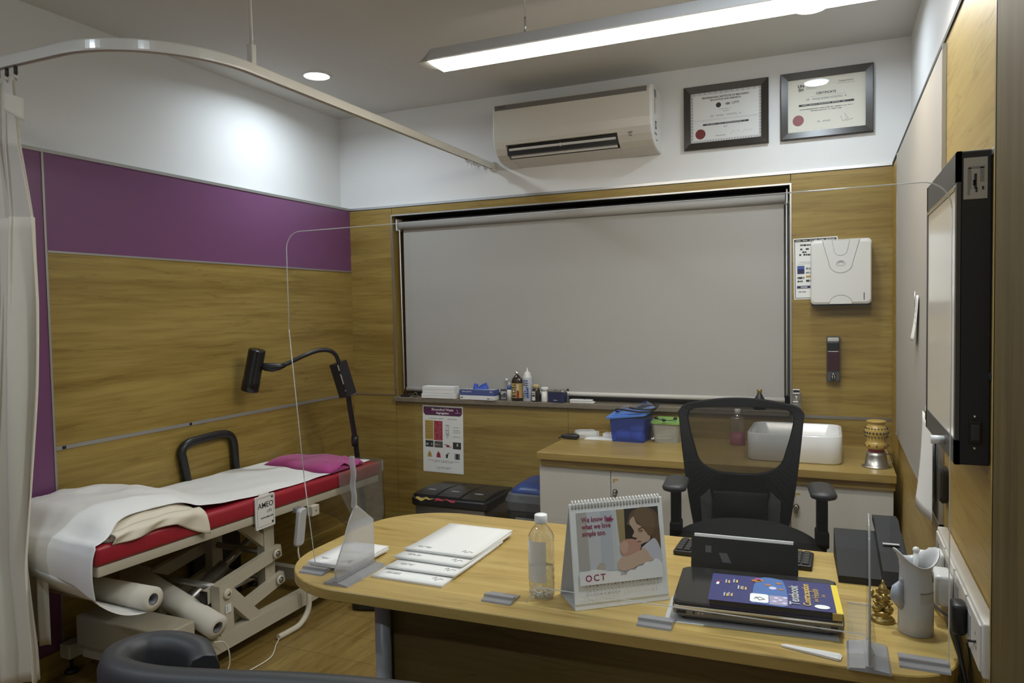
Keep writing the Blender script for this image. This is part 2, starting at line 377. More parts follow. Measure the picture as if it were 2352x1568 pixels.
# ------------------------------------------------------------------ curtain rail + curtain
RX0, RYL, RZr, rad = -1.850, 1.605, 2.292, 0.40
t = thing('curtain_rail', 'white curved curtain rail hanging above the examination couch', 'curtain rail', (RX0, 2.8, RZr))
o = t.location
pts = [(RX0, YB-.004, RZr), (RX0, 3.2, RZr), (RX0, 2.6, RZr)] + [(RX0-rad+rad*math.cos(a), RYL+rad-rad*math.sin(a), RZr) for a in [i*PI/2/40 for i in range(41)]] + [(-2.6, RYL, RZr), (XL+.002, RYL, RZr)]
railm = mat('rail_enamel', (0.74, 0.72, 0.66), 0.22, coat=0.5)
b = B(o).m(railm)
rings = []
for i, p in enumerate(pts):
    a, c = Vector(pts[max(i-1, 0)]), Vector(pts[min(i+1, len(pts)-1)]); tn = (c-a).normalized(); sd = tn.cross(Vector((0, 0, 1))); p = Vector(p)
    rings.append([p+sd*u_+Vector((0, 0, v_)) for u_, v_ in ((-.011, -.018), (-.006, -.018), (-.006, -.008), (.006, -.008), (.006, -.018), (.011, -.018), (.012, -.012), (.012, .014), (.008, .019), (-.008, .019), (-.012, .014), (-.012, -.012))])
b.loft(rings, smooth=False); b.build('rail', None, t)
B(o).m(railm).box(RX0-.016, RX0+.016, YB-.03, YB, RZr-.026, RZr+.026, .004).build('wall_flange', None, t)
B(o).m(railm).cyl((RX0, 2.02, RZr+.06), (RX0, 2.02, ZC), .006, 10).build('suspension_rod', None, t)
B(o).m(railm).box(RX0-.012, RX0+.012, 2.008, 2.032, RZr+.012, RZr+.085, .004).build('rod_socket', None, t)
clr = glass('clear_glider', (0.85, 0.85, 0.85), 1.0, 0.1, (0.7, 0.7, 0.7), 0.45)
for k in range(5):
    y = 3.66+.045*k + (.05 if k == 4 else 0)
    b = B(o).m(clr).box(RX0-.008, RX0+.008, y-.013, y+.013, RZr-.034, RZr-.016, .003).tube([(RX0, y, RZr-.034), (RX0, y+.006, RZr-.048), (RX0, y, RZr-.056), (RX0, y-.006, RZr-.048)], .0018, 6); b.build('glider', None, t)
# curtain, gathered at the left end of the rail
t = thing('privacy_curtain', 'cream gathered privacy curtain with a mesh top, hanging at the left edge', 'curtain', (-2.62, RYL, 0))
o = t.location
def cur(u, v, z0, z1, amp=.035):
    z = z0 + (z1-z0)*v
    top = (z-0.2)/2.06
    ks = ((.16, -2.512), (.30, -2.506), (.60, -2.526), (.82, -2.499), (1.2, -2.457), (1.49, -2.437), (1.78, -2.434), (2.02, -2.475), (2.3, -2.480))
    for (za, xa), (zb, xb) in zip(ks[:-1], ks[1:]):
        if za <= z <= zb or (z > zb and zb == 2.3) or (z < za and za == .16): xr = xa+(xb-xa)*min(1, max(0, (z-za)/(zb-za))); break
    x = -2.86 + (xr+2.86)*u
    ph = u*2*PI*5.5 + .5*math.sin(z*1.7)
    y = RYL + (amp*(.55+.45*(1-top)))*math.sin(ph) + .015*math.sin(u*23+z*3)
    x += .012*math.sin(ph*2+1) 
    return (x, y, z)
clothm = mat('curtain_cloth', (0.71, 0.655, 0.545), 0.85, bump=0.1, bscale=600, sheen=0.2)
def trans_cloth(name, col, hole):
    m = bpy.data.materials.new(name); m.use_nodes = True; nt = m.node_tree; N = nt.nodes; L = nt.links
    bs = N['Principled BSDF']; bs.inputs['Base Color'].default_value = (*col, 1); bs.inputs['Roughness'].default_value = .85
    tr = N.new('ShaderNodeBsdfTransparent'); mx = N.new('ShaderNodeMixShader')
    mx.inputs[0].default_value = hole; L.new(bs.outputs[0], mx.inputs[1]); L.new(tr.outputs[0], mx.inputs[2])
    L.new(mx.outputs[0], [n for n in N if n.type == 'OUTPUT_MATERIAL'][0].inputs[0]); return m
B(o).m(clothm).grid(lambda u, v: cur(u, v, 0.17+.02*math.sin(u*9), 1.78), 110, 40).build('curtain_cloth', None, t, solid=.002)
B(o).m(trans_cloth('mesh_cloth', (0.73, 0.69, 0.59), .30)).grid(lambda u, v: cur(u, v, 1.78, 2.235, .03), 110, 14).build('mesh_header', None, t)
B(o).m(clothm).grid(lambda u, v: (-2.492+.055*u, RYL-.03+.03*u, 2.125+.06*v+.015*u*(v-.5)-.03*u), 6, 6).build('folded_corner', None, t, solid=.002)
B(o).m(clothm).grid(lambda u, v: (-2.74+.145*u+.008*math.sin(u*12), RYL+.105+.012*math.sin(u*14), .26+.285*v), 30, 8).build('inner_fold', None, t, solid=.002)
for k in range(9):
    x = -2.83 + .045*k
    B(o).m('dark').cyl((x, RYL, RZr-.02), (x, RYL, RZr-.045), .006, 8).m('chrome').tube([(x, RYL, RZr-.045), (x+.007, RYL, RZr-.055), (x, RYL, RZr-.066), (x-.006, RYL, RZr-.056)], .0016, 6).build('curtain_hook', None, t)

# ------------------------------------------------------------------ roller blind
t = thing('roller_blind', 'large grey roller blind pulled down over the window', 'blind', (-1.378, YB+.04, WZ1))
o = t.location
fabm = mat('blind_fabric', (0.43, 0.415, 0.385), 0.75, bump=.04, bscale=500)
BX0, BX1 = -2.513, -0.232
B(o).m(fabm).cyl((BX0-.015, YB+.035, 1.99), (BX1+.005, YB+.035, 1.99), .026, 28).build('roller_tube', None, t)
B(o).m(fabm).box(BX0, BX1-.003, YB+.046, YB+.0475, .955, 1.99).build('fabric', None, t)
B(o).m(mat('blind_bar', (0.62, 0.6, 0.55), .4)).cyl((BX0, YB+.046, .948), (BX1, YB+.046, .948), .013, 16).build('bottom_bar', None, t)
for x in (BX0-.028, BX1+.01):
    B(o).m('white').box(x, x+.008, YB+.0, YB+.065, 1.955, 2.03, .003).build('bracket', None, t)
B(o).m('white').cyl((BX1+.012, YB+.008, 1.97), (BX1+.012, YB+.008, .98), .0028, 8).build('pull_chain', None, t)
B(o).m('white').cyl((BX0-.012, YB+.02, 1.96), (BX0-.004, YB+.02, .95), .0035, 8).build('guide_cord', None, t)
# ================================================================== THINGS ON THE WALLS
def fl(b, mx, u0, u1, v0, v1, lift=0.0006, t=0.0004):
    return b.box(u0, u1, v0, v1, lift, lift+t, mx=mx)
def bars(b, mx, u0, u1, v, h, seed, lift=0.0006, dens=0.8, ch=None):
    """a row of small print: short strokes of uneven length"""
    rnd = random.Random(seed); u = u0; ch = ch or h*0.8
    while u < u1:
        l = min(u1-u, ch*rnd.uniform(.5, 3.2))
        if rnd.random() < dens: fl(b, mx, u, u+l*.82, v-h*rnd.uniform(.35, .5), v+h*rnd.uniform(.35, .5), lift)
        u += l
def disc(b, mx, u, v, r, lift=0.0006, ry=None, n=24):
    ry = ry or r
    return b.prism([(u+r*math.cos(2*PI*i/n), v+ry*math.sin(2*PI*i/n)) for i in range(n)], 'Z', lift, lift+.0004, mx=mx)
def pg(b, mx, pts, lift=0.0006):
    return b.prism(pts, 'Z', lift, lift+.0004, mx=mx)
BACK = lambda x, z, y=YB: T(x, y, z) @ RX(90)
RIGHT = lambda y, z, x=XRP: T(x, y, z) @ RZ(-90) @ RX(90)

# ------------------------------------------------------------------ air conditioner
t = thing('air_conditioner', 'white split air conditioner mounted high on the wall above the blind', 'air conditioner', (-1.30, 3.88, 2.27))
o = t.location
acm = mat('ac_shell', (0.68, 0.65, 0.58), 0.28)
full = [(YB, 2.588), (3.80, 2.588), (3.776, 2.58), (3.766, 2.56), (3.764, 2.42), (3.769, 2.375), (3.784, 2.34), (3.812, 2.308), (3.85, 2.285), (3.90, 2.272), (YB, 2.266)]
notch = [(YB, 2.588), (3.80, 2.588), (3.776, 2.58), (3.766, 2.56), (3.764, 2.42), (3.769, 2.375), (3.776, 2.356), (3.855, 2.36), (3.885, 2.30), (3.842, 2.288), (YB, 2.266)]
ax0, ax1, s0, s1 = -1.735, -0.862, -1.672, -1.035
b = B(o).m(acm)
b.loft([[(x, p[0], p[1]) for p in full] for x in (ax0, s0)], smooth=False).loft([[(x, p[0], p[1]) for p in full] for x in (s1, ax1)], smooth=False)
b.loft([[(x, p[0], p[1]) for p in notch] for x in (s0, s1)], smooth=False); b.build('casing', None, t)
B(o).m('black').box(s0+.002, s1-.002, 3.80, 3.86, 2.302, 2.353).build('air_slot', None, t)
b = B(o).m(mat('vane', (0.80, 0.80, 0.78), .35)).box(s0+.012, s1-.012, -.031, .031, -.003, .003, .002, mx=T(0, 3.815, 2.315) @ RX(-46)).box(-1.36, -1.354, -.03, .02, -.006, .008, mx=T(0, 3.815, 2.315) @ RX(-46)); b.build('vane', None, t)
B(o).m(mat('ac_strip', (0.16, 0.15, 0.135), .35)).box(ax0+.008, ax1-.012, 3.7605, 3.77, 2.546, 2.572, .002).build('top_strip', None, t)
b = B(o).m('ink').text('DAIKIN', .016, BACK(ax0+.05, 2.560, 3.7604)); b.build('badge', None, t)
b = B(o).m('white'); b.loft([[(x, 3.99-(3.99-p[0])*k, 2.43+(p[1]-2.43)*k) for p in full] for x, k in ((ax1, 1.0), (ax1+.008, 1.0), (ax1+.012, .98))], smooth=False); b.build('side_panel', None, t)
b = B(o).m('white'); b.loft([[(x, 3.99-(3.99-p[0])*k, 2.43+(p[1]-2.43)*k) for p in full] for x, k in ((ax0, 1.0), (ax0-.006, .99))], smooth=False); b.build('side_panel', None, t)
mx = T(ax1+.0125, 3.88, 2.43) @ RZ(90) @ RX(90)
b = B(o).m('grey'); fl(b, mx, -.05, -.01, .10, .14); b.m('cream'); disc(b, mx, -.03, .055, .018, ry=.04); b.m('ink'); fl(b, mx, -.035, -.008, -.06, -.02); b.m('paper'); fl(b, mx, -.03, -.02, -.052, -.03, .0012); b.m('ink2'); bars(b, mx, -.045, .0, -.085, .012, 3); bars(b, mx, -.02, .02, -.115, .008, 4)
b.build('sticker', None, t)
b = B(o).m('grey'); mm = T(-.965, 3.7775, 2.35) @ RX(62); fl(b, mm, -.012, .012, -.006, .012); b.m('ink'); fl(b, mm, -.008, .008, -.016, -.013); fl(b, mm, -.004, .012, -.026, -.023); b.build('display', None, t)

# ------------------------------------------------------------------ framed certificates
frm = mat('frame_wood', (0.032, 0.027, 0.021), 0.33)
cert_glass = glass('picture_glass', (0.97, 0.97, 0.97), 1.0, 0.0)
def certificate(x0, x1, z0, z1, label, kind):
    t = thing('framed_certificate', label, 'certificate', ((x0+x1)/2, YB-.01, z0), 0, 'framed certificates high on the wall')
    o = t.location; W = .034; b = B(o).m(frm); cx, cz = (x0+x1)/2, (z0+z1)/2; w, h = (x1-x0)/2, (z1-z0)/2
    q = [(-w, -h), (w, -h), (w, h), (-w, h)]; q2 = [(-w+W, -h+W), (w-W, -h+W), (w-W, h-W), (-w+W, h-W)]
    R = lambda q, y: [(cx+a, y, cz+c) for a, c in q]
    b.loft([R(q, YB-.001), R(q, YB-.020), R([(a*.985, c*.98) for a, c in q], YB-.024), R(q2, YB-.018), R(q2, YB-.008)], cap=False, smooth=False); b.build('frame', None, t)
    mx = BACK(cx, cz, YB-.008); iw, ih = w-W, h-W
    b = B(o)
    if kind == 0:
        b.m('paper2'); fl(b, mx, -iw, iw, -ih, ih, 0)
        b.m('ink3')
        for i in range(26):
            fl(b, mx, -iw+.002+i*(2*iw)/26, -iw+.009+i*(2*iw)/26, -ih+.002, -ih+.012); 
            if i % 2: fl(b, mx, -iw+.002+i*(2*iw)/26, -iw+.008+i*(2*iw)/26, ih-.012, ih-.003)
        for i in range(14):
            fl(b, mx, -iw+.002, -iw+.012, -ih+.02+i*.016, -ih+.029+i*.016); fl(b, mx, iw-.012, iw-.002, -ih+.02+i*.016, -ih+.029+i*.016)
        b.m('paper'); fl(b, mx, -iw+.014, iw-.014, -ih+.014, ih-.014, .0007)
    else:
        b.m(mat('ivory_paper', (0.80, 0.77, 0.67), .7)); fl(b, mx, -iw, iw, -ih, ih, 0)
    b.build('certificate_sheet', None, t)
    b = B(o); L = .0013
    if kind == 0:
        b.m('ink').text('PROFESSIONAL INSTITUTE OF MIDWIFERY', .0125, mx @ T(-.0, ih-.030, L), bold=.0003); b.text('EDUCATION AND RESEARCH', .0115, mx @ T(0, ih-.044, L), bold=.0003)
        disc(b, mx, -.035, ih-.072, .013, L); b.m('ink2'); disc(b, mx, .012, ih-.070, .012, L, .006); b.m('ink').text('UPM', .019, mx @ T(.05, ih-.069, L))
        b.m('ink2'); bars(b, mx, -.03, .03, ih-.095, .003, 5, L); bars(b, mx, -.02, .02, ih-.106, .003, 6, L)
        b.text('DR   MANJU   HOSSTELL  R', .013, mx @ T(0, ih-.126, L)); fl(b, mx, -iw+.016, iw-.016, ih-.1425, ih-.142, L); fl(b, mx, -iw+.016, iw-.016, ih-.1475, ih-.147, L)
        b.m('ink'); fl(b, mx, -.115, .115, ih-.172, ih-.163, L); b.m('paper2'); bars(b, mx, -.10, .10, ih-.1675, .003, 8, L+.0005); b.m('ink2').text('2017', .011, mx @ T(0, ih-.186, L))
        b.m('ink3'); bars(b, mx, -.05, 0, -ih+.03, .006, 9, L)
        for u in (.05, .11): b.tube([mx @ Vector(p) for p in ((u-.025, -ih+.035, L), (u-.01, -ih+.05, L), (u, -ih+.036, L), (u+.012, -ih+.048, L), (u+.022, -ih+.04, L))], .0007, 5)
    else:
        b.m('ink').text('UN', .02, mx @ T(-.115, ih-.035, L), bold=.0006); b.text('SH', .02, mx @ T(-.115, ih-.053, L), bold=.0006)
        b.m('ink2'); fl(b, mx, -.09, -.02, ih-.045, ih-.0435, L); fl(b, mx, -.09, -.045, ih-.052, ih-.051, L); b.text('Insperience', .014, mx @ T(.09, ih-.03, L)); fl(b, mx, .05, .13, ih-.042, ih-.0412, L)
        b.m('ink').text('CERTIFICATE', .0155, mx @ T(.0, ih-.078, L), bold=.0002); b.m('ink2').text('DR   MANJUSHREE HOSSTELL  R', .013, mx @ T(0, ih-.104, L)); fl(b, mx, -.07, .09, ih-.0905, ih-.09, L)
        b.m('ink'); fl(b, mx, -.125, .125, ih-.134, ih-.125, L); b.m('paper2'); bars(b, mx, -.11, .11, ih-.1295, .003, 18, L+.0005)
        b.m('ink'); bars(b, mx, -.12, .12, ih-.150, .0028, 11, L); bars(b, mx, -.07, .07, ih-.160, .0028, 12, L)
        b.m('ink3'); bars(b, mx, -.04, .02, -ih+.045, .008, 19, L)
        b.m('ink2').tube([mx @ Vector(p) for p in ((.065, -ih+.06, L), (.075, -ih+.035, L), (.10, -ih+.045, L), (.085, -ih+.07, L), (.09, -ih+.035, L), (.12, -ih+.042, L))], .0006, 5)
    b.build('printing', None, t)
    b = B(o).m(mat('wax_red' if kind == 0 else 'wax_rose', (0.22, 0.03, 0.025) if kind == 0 else (0.30, 0.09, 0.10), .5)); disc(b, mx, -iw+(.05 if kind == 0 else .048), -ih+(.045 if kind == 0 else .058), .026, .0013, n=32); b.build('seal', None, t)
    B(o).m(cert_glass).poly([(x0+W, YB-.014, z0+W), (x1-W, YB-.014, z0+W), (x1-W, YB-.014, z1-W), (x0+W, YB-.014, z1-W)]).build('glass', None, t)
certificate(-.727, -.303, 2.267, 2.594, 'dark framed certificate with patterned grey border and red seal, beside the air conditioner', 0)
certificate(-.245, .175, 2.268, 2.596, 'dark framed cream certificate with rosy seal, nearest the right-hand corner', 1)

# ------------------------------------------------------------------ notice behind the towel dispenser
def sheet(mx, w, h, name, label, cat, loc):
    t = thing(name, label, cat, loc); o = t.location
    b = B(o).m('paper'); fl(b, mx, -w/2, w/2, -h/2, h/2, .0004, .0008); b.build('sheet', None, t)
    return t, o
mx = BACK(-.083, 1.622, YB-.0185) @ RZ(0.8)
t, o = sheet(mx, .205, .305, 'hygiene_notice', 'white printed hygiene notice on the wall, half hidden behind the towel dispenser', 'notice', (-.083, YB-.02, 1.47))
b = B(o); L = .0014; b.m('ink')
for q in ((-.0975, .0975, .135, .1475), (-.0975, -.0945, -.147, .135), (-.0975, .0975, -.147, -.1445)): fl(b, mx, *q, L)
b.m('paper2'); bars(b, mx, -.09, .09, .141, .004, 31, L+.0005)
b.m('ink')
for i, (u0, u1, v) in enumerate(((-.07, .0, .118), (-.07, .0, .098), (-.06, -.04, .083), (-.075, -.02, .07), (-.07, -.03, .055))): bars(b, mx, u0, u1, v, .009, 32+i, L, .85, .006)
b.m('ink2'); fl(b, mx, -.075, .05, .033, .0345, L); fl(b, mx, -.085, .05, .024, .0252, L)
b.m('navy'); fl(b, mx, -.085, -.052, -.025, .015, L); b.m('blue'); fl(b, mx, -.083, -.054, 0, .012, L+.0005)
b.m('ink2'); bars(b, mx, -.045, .0, .0, .012, 41, L); bars(b, mx, -.045, .0, -.02, .01, 42, L); b.m('ink'); bars(b, mx, -.085, -.052, -.045, .012, 43, L); bars(b, mx, -.085, -.06, -.062, .009, 44, L); bars(b, mx, -.045, 0, -.06, .012, 48, L)
b.m('ochre'); fl(b, mx, -.045, .03, -.045, -.034, L); b.m('navy'); fl(b, mx, -.088, .05, -.098, -.085, L); b.m('paper'); bars(b, mx, -.07, .0, -.0915, .006, 45, L+.0005)
b.m('ink2'); bars(b, mx, -.08, -.03, -.115, .006, 46, L); b.build('printing', None, t)

# ------------------------------------------------------------------ paper towel dispenser
t = thing('towel_dispenser', 'white folded-paper towel dispenser on the wood wall right of the blind', 'towel dispenser', (.033, 3.93, 1.437))
o = t.location; wp = mat('dispenser_white', (0.75, 0.75, 0.73), .22)
b = B(o).m(wp)
dx0, dx1, dz0, dz1 = -.104, .166, 1.442, 1.755
def dring(y, k, zt, zb): return [(.031+(p[0]-.031)*k, y, p[1]) for p in rrect(dx0, dx1, zb, zt, .018)]
b.loft([dring(YB-.018, 1, dz1-.006, dz0+.008), dring(3.91, 1, dz1, dz0+.004), dring(3.893, .99, dz1-.004, dz0), dring(3.887, .955, dz1-.018, dz0+.01)], smooth=False); b.build('cover', None, t)
mx = BACK(.031, 1.60, 3.887)
def usec(w, top, bot, n=24): return [(w*math.cos(PI+PI*i/n)*(1.0-.0*i), top+(bot-top)*math.sin(PI*i/n)**.8) for i in range(n+1)]
def tongue(w0, w1, top, bot, n=20):
    L_ = [( -w0+(w0-w1)*(i/n)**1.0*1.0, top+(bot+w1*.9-top)*i/n) for i in range(n+1)]
    arc = [(-w1*math.cos(PI*i/12), bot+w1*.9-w1*.9*math.sin(PI*i/12)) for i in range(1, 12)]
    return L_ + arc + [(-x, y) for x, y in reversed(L_)]
b = B(o).m(mat('dispenser_gloss', (0.76, 0.76, 0.75), .06, coat=.6)); pg(b, mx, tongue(.082, .052, .15, -.008), .0005); 
b.m('grey')
tg = tongue(.082, .052, .15, -.008); b.tube([mx @ Vector((u, v, .0008)) for u, v in tg], .0009, 5); b.build('front_shield', None, t)
b = B(o).m('grey'); pg(b, mx, tongue(.040, .030, .149, .074), .0012); b.m(mat('dispenser_gloss', (0, 0, 0))); pg(b, mx, tongue(.0385, .0285, .148, .0755), .0017); b.build('viewing_window', None, t)
b = B(o).m('lgrey'); ring = [mx @ Vector((.019*math.cos(a), .034+.017*math.sin(a), .0015)) for a in [-.2+i*(PI+.4)/14 for i in range(15)]]
b.tube(ring, .002, 6).m('grey'); b.tube([mx @ Vector((.010*math.cos(a), .036+.009*math.sin(a), .0015)) for a in [i*PI/8 for i in range(9)]], .0013, 6); b.text('DOLPHY', .0085, mx @ T(0, .026, .0012)); b.build('logo', None, t)
b = B(o).m('grey'); arch = [(-.053, -.157)] + [(.052*math.cos(PI-PI*i/16), -.157+.043*math.sin(PI*i/16)) for i in range(17)] + [(.053, -.157)]; pg(b, mx, arch, .0005); b.m(wp); pg(b, mx, [(x*.96, -.157+(y+.157)*.93) for x, y in arch], .001); b.build('pull_arch', None, t)
b = B(o).m('ink'); fl(b, mx, .1, .1035, -.14, -.105, .0004); b.build('level_slot', None, t)
B(o).m('black').box(dx0+.004, dx1-.004, 3.90, YB-.019, dz0-.008, dz0+.006).build('paper_mouth', None, t)

# ------------------------------------------------------------------ soap dispenser
t = thing('soap_dispenser', 'narrow grey wall soap dispenser with dark red window below the towel dispenser', 'soap dispenser', (-.002, 3.96, 1.06))
o = t.location
b = B(o).m(mat('dispenser_grey', (0.10, 0.10, 0.105), .35, .3)); b.loft([[(p[0], y, p[1]) for p in rrect(-.033+i_, .029-i_, 1.060+i_, 1.282-i_, .008)] for y, i_ in ((YB-.018, 0), (3.945, 0), (3.938, .004))], smooth=False); b.build('body', None, t)
b = B(o).m(mat('smoke_window', (0.010, 0.010, 0.012), .1)).box(-.028, .024, 3.9325, 3.94, 1.213, 1.256, .003).m(mat('wine_soap', (0.045, 0.012, 0.018), .15)).box(-.028, .024, 3.9325, 3.94, 1.112, 1.212, .003); b.build('soap_window', None, t)
b = B(o).m('lgrey').box(-.028, .024, 3.930, 3.94, 1.258, 1.278, .004); b.build('top_cap', None, t)
b = B(o).m('black').box(-.014, .010, 3.928, 3.94, 1.070, 1.100, .004).m('chrome').tube([(-.006, 3.925, 1.094), (-.002, 3.92, 1.101), (.004, 3.925, 1.094), (.005, 3.925, 1.074)], .003, 8).cyl((-.006, 3.928, 1.074), (-.006, 3.928, 1.094), .003, 8); b.build('push_button', None, t)

# ------------------------------------------------------------------ waste-sorting poster
mx = BACK(-2.2225, .648, YB-.0185) @ RZ(-.6)
t, o = sheet(mx, .284, .418, 'waste_poster', 'white waste-sorting poster with plum header on the wood wall above the triple bin', 'poster', (-2.22, YB-.02, .44))
b = B(o); L = .0014
b.m('ink'); pg(b, mx, [(-.135, .2), (-.135, .162), (-.122, .148), (.122, .148), (.135, .162), (.135, .2)], L); b.m('plum'); pg(b, mx, [(-.132, .197), (-.132, .164), (-.121, .152), (.121, .152), (.132, .164), (.132, .197)], L+.0005)
b.m('paper').text('Biomedical Waste', .021, mx @ T(0, .184, L+.001), bold=.0005); b.text('Segregation', .019, mx @ T(0, .163, L+.001), bold=.0005); b.tube([mx @ Vector(p) for p in ((.1, .19, L+.001), (.108, .172, L+.001))], .0015, 5); bars(b, mx, .09, .125, .168, .003, 61, L+.001)
b.m('ink2'); bars(b, mx, -.1, .1, .128, .004, 62, L); b.m('ochre'); fl(b, mx, -.126, -.066, -.006, .115, L); b.m('crimson'); fl(b, mx, -.062, -.002, -.008, .113, L)
for i in range(9):
    b.m(mat('ochre_ink', (0.25, 0.16, 0.03), .7)); bars(b, mx, -.121, -.072, .105-.012*i, .0035, 70+i, L+.0005); b.m(mat('pink_ink', (0.65, 0.35, 0.38), .7)); bars(b, mx, -.056, -.008, .1-.0125*i, .0035, 80+i, L+.0005)
b.m('ink')
for i in range(8): bars(b, mx, .02, .045, .088-.0105*i, .004, 90+i, L)
b.m('ink2')
for v in (.078, .062, .053, .044, .02): bars(b, mx, .072, .122, v, .003, int(v*1000), L)
b.m('ink'); fl(b, mx, -.124, -.068, -.052, -.012, L); fl(b, mx, .07, .126, -.056, -.014, L); b.m(mat('photo_brown', (0.09, 0.075, 0.055), .7)); fl(b, mx, -.06, -.002, -.053, -.014, L)
b.m('ink3'); bars(b, mx, -.12, -.072, -.035, .012, 101, L+.0005, .5); bars(b, mx, .085, .12, -.03, .02, 102, L+.0005, .5, .006); b.m('ink2'); bars(b, mx, -.056, -.006, -.035, .012, 103, L+.0005, .5)
b.m('crimson'); fl(b, mx, .024, .046, -.047, -.034, L); b.m('ink'); fl(b, mx, .008, .03, -.034, -.031, L); fl(b, mx, .05, .058, -.047, -.043, L)
def bag(u, mt): b.m(mt); pg(b, mx, [(u-.015, -.115), (u+.015, -.115), (u+.012, -.092), (u+.004, -.083), (u+.003, -.077), (u-.003, -.077), (u-.004, -.083), (u-.012, -.092)], L)
bag(-.095, 'ochre'); bag(-.032, 'crimson'); b.m('ink'); fl(b, mx, .02, .034, -.115, -.092, L); fl(b, mx, .032, .036, -.1, -.083, L); fl(b, mx, .034, .048, -.086, -.083, L); fl(b, mx, .082, .118, -.12, -.085, L); b.m('ink3'); fl(b, mx, .086, .09, -.118, -.087, L+.0005); fl(b, mx, .11, .114, -.118, -.087, L+.0005)
b.m('ink2'); bars(b, mx, -.115, .12, -.135, .003, 104, L); bars(b, mx, -.065, .07, -.143, .003, 105, L); bars(b, mx, -.06, .06, -.176, .003, 106, L); bars(b, mx, -.04, .045, -.184, .003, 107, L); b.m('ink3'); fl(b, mx, -.13, .13, -.2005, -.2, L)
b.build('printing', None, t)

# ================================================================== WINDOW SILL
ZS = WZ0
def lathe_thing(name, label, cat, x, y, z, parts, group=None):
    t = thing(name, label, cat, (x, y, z), 0, group)
    for nm, mt, prof, kw in parts: B().m(mt).lathe(prof, **kw).build(nm, None, t)
    return t
for k, (z0, z1, x0, x1, yo, lab) in enumerate(((0, .030, -2.352, -2.115, 0, 'lower white box of flat tissues on the left end of the sill'), (.030, .074, -2.345, -2.122, .004, 'upper white box of flat tissues on the left end of the sill'))):
    t = thing('tissue_box', lab, 'box', ((x0+x1)/2, 3.99, ZS+z0), math.radians(0 if k else .8), 'white boxes stacked on the sill')
    w = (x1-x0)/2; B().m('paper').box(-w, w, -.038, .03, 0.0003, z1-z0, .002).build('carton', None, t)
    b = B().m('ink3'); fl(b, T(0, -.038, 0) @ RX(90), -w+.004, w-.004, (z1-z0)*.55, (z1-z0)*.55+.0012, .0002); b.build('flap_line', None, t)
t = thing('glove_box', 'blue and white glove box with a blue glove poking out, on the sill', 'glove box', (-1.965, 3.985, ZS), math.radians(-3))
b = B().m(mat('carton_blue', (0.07, 0.10, 0.30), .5)).box(-.118, .118, -.034, .034, .026, .062, .001).m('paper').box(-.1185, .1185, -.0345, .0345, .0003, .026, .001).m('lgrey').box(-.112, .112, -.034, .034, .062, .0625); b.build('carton', None, t)
b = B().m('paper').text('latex gloves', .014, T(-.07, -.0346, .05) @ RX(90)); b.text('100', .014, T(.095, -.0346, .05) @ RX(90)); b.m('ink'); bars(b, T(0, -.0346, 0) @ RX(90), -.112, -.095, .013, .006, 3); bars(b, T(0, -.0346, 0) @ RX(90), .07, .11, .010, .005, 4); b.build('printing', None, t)
b = B().m(mat('glove_blue', (0.04, 0.10, 0.55), .55))
def glove(u, v):
    a = 2*PI*u; r = .022+.012*math.sin(3*a+1)+.006*math.sin(5*a); r *= (1-.25*v)
    return (-.0+r*1.7*math.cos(a), .7*r*math.sin(a), .058+v*(.026+.012*math.sin(2*a+.6)+.006*math.sin(5*a)))
b.grid(glove, 32, 6).build('glove', None, t, solid=.001)
lathe_thing('glass_vial', 'clear glass vial standing behind the blue-capped dropper on the sill', 'vial', -1.800, 4.022, ZS, [('body', 'pet', [(.0, .0003), (.013, .0003), (.013, .075), (.006, .09), (.005, .115)], dict(n=16)), ('stopper', 'white', [(.007, .113), (.008, .12), (.006, .126), (0, .127)], dict(n=16))])
t = thing('medicine_carton', 'small grey picture carton beside the glove box on the sill', 'carton', (-1.803, 3.99, ZS), math.radians(3))
b = B().m('dark').box(-.021, .021, -.012, .012, .0003, .064, .0008); b.build('carton', None, t)
b = B(); mx = T(0, -.012, 0) @ RX(90); b.m('lgrey'); fl(b, mx, -.017, .017, .03, .055); b.m('navy'); pg(b, mx, [(-.017, .032), (.017, .032), (.01, .046), (0, .04)], .001); b.m('grey'); fl(b, mx, -.017, .017, .006, .022); b.build('printing', None, t)
lathe_thing('dropper_bottle', 'small white dropper bottle with a blue cap on the sill', 'bottle', -1.764, 3.978, ZS, [('body', 'white', [(0, .0003), (.0155, .0003), (.0155, .062), (.012, .066)], dict(n=20)), ('cap', 'blue', [(.0125, .064), (.0125, .086), (.008, .09)], dict(n=20)), ('nozzle', 'white', [(.0065, .089), (.0055, .103), (.003, .107), (0, .107)], dict(n=14))])
t = lathe_thing('antiseptic_bottle', 'dark brown flask with a yellow label and silver cap on the sill', 'bottle', -1.716, 3.985, ZS, [('body', 'brown', [(0, .0003), (.034, .0003), (.0355, .004), (.0355, .115), (.032, .128), (.014, .150), (.009, .153), (.009, .158)], dict(n=28, sy=.7)), ('cap', 'chrome', [(.009, .155), (.011, .158), (.0105, .172), (.0, .173)], dict(n=20))])
b = B().m('ochre').lathe([(.0359, .018), (.0359, .105)], n=64, sy=.7, cap=False); o2 = b.build('label', None, t)
b = B(); mx = T(0, -.0253, 0) @ RX(90); b.m('crimson'); fl(b, mx, .007, .022, .02, .06); b.m('ink'); bars(b, mx, -.025, .004, .095, .006, 2); bars(b, mx, -.025, .004, .08, .006, 3); fl(b, mx, -.022, -.002, .048, .068); bars(b, mx, -.025, .004, .03, .012, 4); b.m('cream'); fl(b, mx, .008, .021, .065, .1); disc(b, mx, -.012, .058, .007, .0012); b.build('label_printing', None, t)
